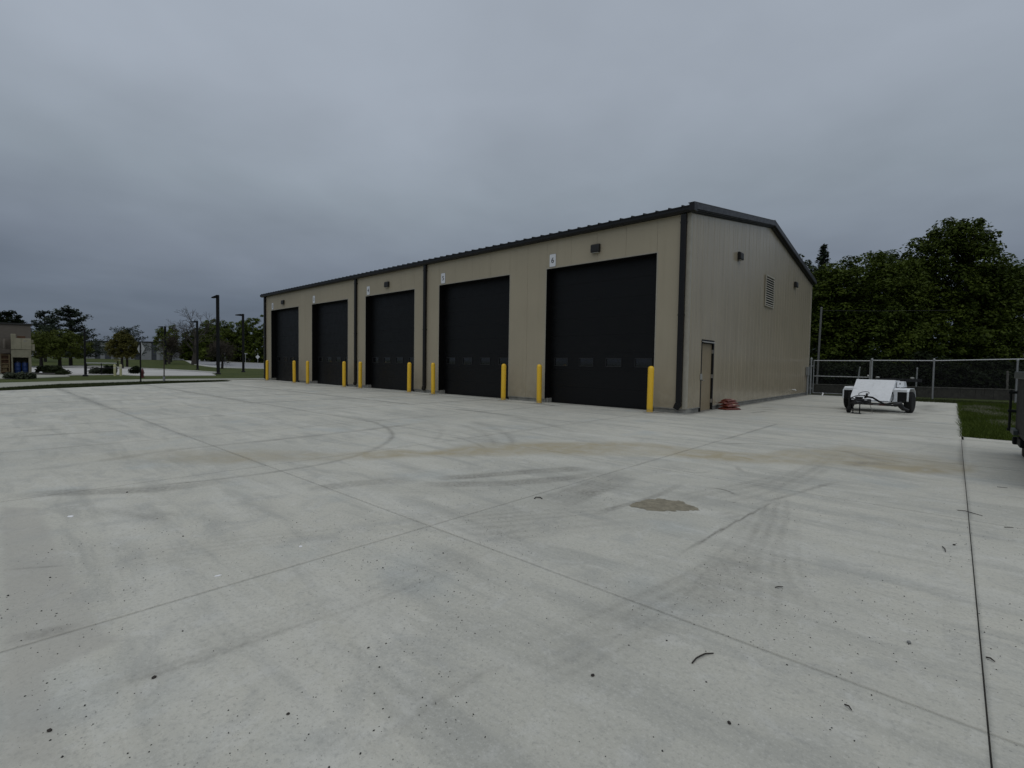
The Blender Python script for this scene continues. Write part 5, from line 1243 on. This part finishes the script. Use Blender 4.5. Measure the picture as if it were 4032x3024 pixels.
lamp('dark street lamp nearest the garage corner', -62.77, 21.76, 6.9, .30, .55, .10, -.06)
lamp('dark street lamp in front of the bare tree', -78.0, 21.14, 6.75, .30, .5, .10, -.06)
lamp('dark street lamp rising behind the light green tree', -113.7, 25.4, 7.4, .6, .7, .13)
lamp('farthest slim dark street lamp right of the light green tree', -133.0, 30.8, 5.6, .4, .6, .11)

# ---------------------------------------------------------------- trees on the left
T_ = 'trees beyond the parking lot'
def at_(px_dx, x, y): return (x + VR[0] * px_dx, y + VR[1] * px_dx)
pine_tree('tall dark layered pine left of the far grey building', (-99.2, 10.17, .03), 8.7, 4.3, 1.5, 'needle', 12, dens=3.0, leaf=.40, taper=.62, group=T_, whorl=.78)
pine_tree('paler grey green pine behind the dark layered pine', (-124.1, 9.24, .5), 9.0, 3.6, 2.2, 'needle_grey', 22, dens=2.2, leaf=.46, taper=.6, group=T_, whorl=.8)
broad_tree('leafy_tree', 'round dull green tree in front of the dark pine', (-89.57, 8.08, .0), [ell(0, 0, 3.3, 2.5, 2.2, 1.9), ell(-2.0, .3, 2.9, 1.8, 1.7, 1.5), ell(2.0, 0, 3.0, 1.9, 1.7, 1.6)], 420, 20, .26, .22, 'leaf_green', .18, 1.6, group=T_)
broad_tree('leafy_tree', 'dark green low tree left of the round dull green tree', (-88.6, 6.2, 0), [ell(0, 0, 3.0, 2.2, 2.0, 2.0), ell(1.4, 0, 2.6, 1.7, 1.6, 1.6), ell(-1.5, 0, 2.5, 1.7, 1.6, 1.6)], 420, 20, .26, .22, 'leaf_green', .18, 1.4, group=T_)
broad_tree('leafy_tree', 'dark tree mass behind the block shed roof', (-135.5, 4.6, .6), [ell(0, 0, 7.2, 2.4, 2.4, 2.6), ell(-2.8, 0, 7.6, 2.2, 2.2, 3.0), ell(2.2, 0, 6.0, 2.0, 2.0, 2.6), ell(0, 0, 3.6, 3, 3, 3.0)], 700, 22, .36, .34, 'leaf_dark', .22, 2.5, group=T_)
broad_tree('leafy_tree', 'brownish olive tree between the pine and the diamond sign', (-83.3, 13.7, 0), [ell(0, 0, 3.0, 1.55, 1.4, 1.7), ell(.9, 0, 2.8, 1.1, 1.1, 1.5), ell(-.8, 0, 2.6, 1.1, 1.0, 1.2), ell(.2, 0, 4.1, 1.0, 1.0, .9)], 560, 22, .2, .19, 'leaf_olive', .16, 1.3, group=T_)
pine_tree('dark thin pine poking out behind the brownish olive tree', (-92.9, 15.9, .02), 5.9, 3.0, 1.6, 'needle_grey', 32, dens=2.2, leaf=.3, taper=.5, group=T_, whorl=.6)
bare_tree('large leafless tree behind the road lamp', (-114.0, 30.2, tz(-114, 30.2) - .1), 11.8, .85, 'bark', 5, 5, T_)
broad_tree('leafy_tree', 'light green tree left of the leafless tree', (-133.5, 30.2, .7), [ell(0, 0, 5.6, 2.2, 2.2, 2.6), ell(1.0, 0, 6.6, 1.6, 1.6, 1.8), ell(-1.6, 0, 4.4, 1.5, 1.5, 2.2), ell(.4, 0, 3.2, 2.0, 1.9, 2)], 380, 20, .3, .3, 'leaf_light', .2, 2.2, group=T_)
bare_tree('smoky brown budding tree left of the leafless tree', (-118.0, 27.0, .4), 6.6, .95, 'bark', 4, 15, T_, 'budding_tree', (14, .40, .24, 'leaf_bare'))
bare_tree('smoky brown budding tree right of the leafless tree', (-112.5, 34.0, .3), 6.0, .95, 'bark', 4, 25, T_, 'budding_tree', (14, .40, .24, 'leaf_bare'))
bare_tree('dark brown small tree behind the tallest lamp', (-86.7, 26.9, -.05), 5.2, 1.05, 'bark_dark', 4, 35, T_, 'budding_tree', (12, .30, .18, 'leaf_bare'))
for i, (x, y, h, w, lab, sd) in enumerate(((-141, 41.5, 11.0, 3.4, 'green tree right behind the dark brown small tree', 3), (-148.5, 46.0, 11.2, 3.8, 'tall green tree behind the nearest garage lamp, left one', 4), (-143, 48.5, 11.6, 3.7, 'tall green tree behind the nearest garage lamp, right one', 5), (-137.6, 51.3, 13.2, 4.0, 'tallest green tree beside the garage corner', 6), (-152, 40.0, 9.0, 3.0, 'low green tree behind the leafless tree', 8), (-131, 56.5, 12.6, 4.0, 'green tree partly hidden by the garage corner', 9))):
    broad_tree('leafy_tree', lab, (x, y, tz(x, y) - .1), [ell(0, 0, h * .62, w * .8, w * .8, h * .36), ell(-w * .45, 0, h * .48, w * .6, w * .6, h * .30), ell(w * .45, 0, h * .50, w * .6, w * .6, h * .32), ell(0, 0, h * .30, w * .95, w * .9, h * .26), ell(0, 0, h * .14, w * .9, w * .9, h * .14)], 760, 22, .40, .42, ['leaf_light', 'leaf_maple', 'leaf_light', 'leaf_light', 'leaf_maple', 'leaf_maple'][i], .25, 2.6, group=T_)

# ---------------------------------------------------------------- far buildings
A = Vector((-181.9, 16.4)); B_ = Vector((-161.5, 34.8)); L_b = (B_ - A).length; ang = math.atan2(B_.y - A.y, B_.x - A.x)
fbld = thing('office_building', 'long low grey building with dark window bays far on the left', 'building', (A.x, A.y, tz(-172, 25) - .1), ang)
k_ = L_b / (617 - 235)
bays = [(369, 390, 0, 4.75), (585, 604, 0, 4.75), (294, 316, 0, 1.6), (408, 431, 0, 1.6), (450, 470, 0, 4.75), (520, 540, 0, 4.75)]
MB().box(-8, L_b, .3, 14, 0, 4.8).build('core_wall', M['pale_grey'], fbld)
full = sorted([q for q in bays if q[3] > 2]); x = -8.0
for a, c, _, _ in full + [(617, 617, 0, 0)]:
    xa, xc = (a - 235) * k_, (c - 235) * k_
    n = max(1, int((xa - x) / 2.6))
    for i in range(n): MB().box(x + (xa - x) * i / n + .02, x + (xa - x) * (i + 1) / n - .02, 0, .295, 0, 4.75).build('wall_panel', M['pale_grey'], fbld)
    if xc > xa: 
        w = MB().box(xa, xc, .15, .296, 0, 4.75).build('window_bay', M['bay_dark'], fbld)
        for j in range(1, 4): MB().box(xa, xc, .12, .149, j * 1.2 - .03, j * 1.2 + .03).build('mullion', M['roof_dark'], w)
    x = xc
for a, c, z0, z1 in bays:
    if z1 < 2: MB().box((a - 235) * k_, (c - 235) * k_, -.05, -.002, .05, z1).build('doorway', M['bay_dark'], fbld)
MB().box(-8.3, L_b + .3, -.25, 14.2, 4.801, 5.0).build('roof_edge', M['roof_dark'], fbld)
def house(label, x, y, w, d, h, rh, rz):
    t = thing('house', label, 'house', (x, y, tz(x, y) - .1), rz, 'houses beyond the road')
    MB().box(-w / 2, w / 2, 0, d, 0, h).build('wall', M['house_wall'], t)
    MB().prism([(-.5, h - .05), (d / 2, h + rh), (d + .5, h - .05), (d + .5, h + .1), (d / 2, h + rh + .15), (-.5, h + .1)], 0, -w / 2 - .5, w / 2 + .5).build('roof', M['house_roof'], t)
    for i in range(3):
        xx = -w / 2 + w * (i + .5) / 3; q = MB().box(xx - .6, xx + .6, -.06, -.002, .9, 2.1).build('window', M['sign_pale'], t); MB().box(xx - .5, xx + .5, -.07, -.061, 1.0, 2.0).build('pane', M['bay_dark'], q)
house('low house with a pale grey roof left of the leafless trunk', -200, 49.5, 7, 8, 2.4, 1.6, RZV)
house('low grey house right of the leafless trunk', -186, 57, 7, 7, 2.4, 1.4, RZV)
house('dark low house under the green trees beyond the road', -157, 56.5, 8, 7, 2.2, 1.4, RZV)
car = thing('parked_car', 'pale car parked under the trees beyond the road', 'car', (-141.5, 53.0, tz(-141, 53)), RZV)
MB().prism([(-1.9, .35), (-1.9, .85), (-1.1, .95), (-.7, 1.42), (.7, 1.45), (1.3, .98), (1.9, .85), (1.95, .35)], 1, -.8, .8).build('body', M['car_white'], car, bevel=.06)
MB().prism([(-.95, .97), (-.63, 1.36), (.62, 1.38), (1.05, .99)], 1, -.81, .81).build('windows', M['glass'], car)
for x in (-1.2, 1.2):
    for y in (-.72, .72): MB().lathe([(.2, -.1), (.32, -.1), (.32, .1), (.2, .1)], 16, (x, y, .32), 1).build('wheel', M['rubber'], car)
def diamond(label, x, y, zc_, half, pole_r=.03, extra=0):
    t = thing('warning_sign', label, 'sign', (x, y, tz(x, y) - .1), RZV, 'pale diamond signs by the road')
    MB().tube([(0, 0, 0), (0, 0, zc_ + half + extra)], pole_r, 6).build('post', M['sign_back'], t)
    MB().prism([(0, -half), (half, 0), (0, half), (-half, 0)], 1, -.05, -.035).build('sign_panel', M['sign_pale'], t, loc=(0, 0, zc_))
diamond('pale diamond sign beside the garage corner', -102.5, 38.2, 2.0, .43, .035, .35)
diamond('pale diamond sign left of the tree trunk by the road', -126.5, 39.9, 2.4, .40)
st = thing('street_name_sign', 'thin street name sign between the two diamond signs', 'sign', (-119.5, 41.9, tz(-119, 42) - .1), RZV)
MB().tube([(0, 0, 0), (0, 0, 2.55)], .04, 6).build('post', M['sign_back'], st); MB().box(-.42, .42, -.02, .02, 2.4, 2.58).build('name_plate', M['sign_back'], st)
lb = thing('lawn_cabinet', 'small pale roofed cabinet on the far lawn behind the pale bollards', 'cabinet', (-100.5, 16.0, tz(-100.5, 16) - .1), RZV)
MB().box(-.40, .40, -.3, .3, 0.9, 1.3).build('cabinet_body', M['cream'], lb); MB().prism([(-.55, 1.301), (0, 1.75), (.55, 1.301)], 1, -.45, .45).build('cabinet_roof', M['pale_grey'], lb); MB().box(-.06, .06, -.06, .06, 0, .899).build('cabinet_post', M['bark'], lb)
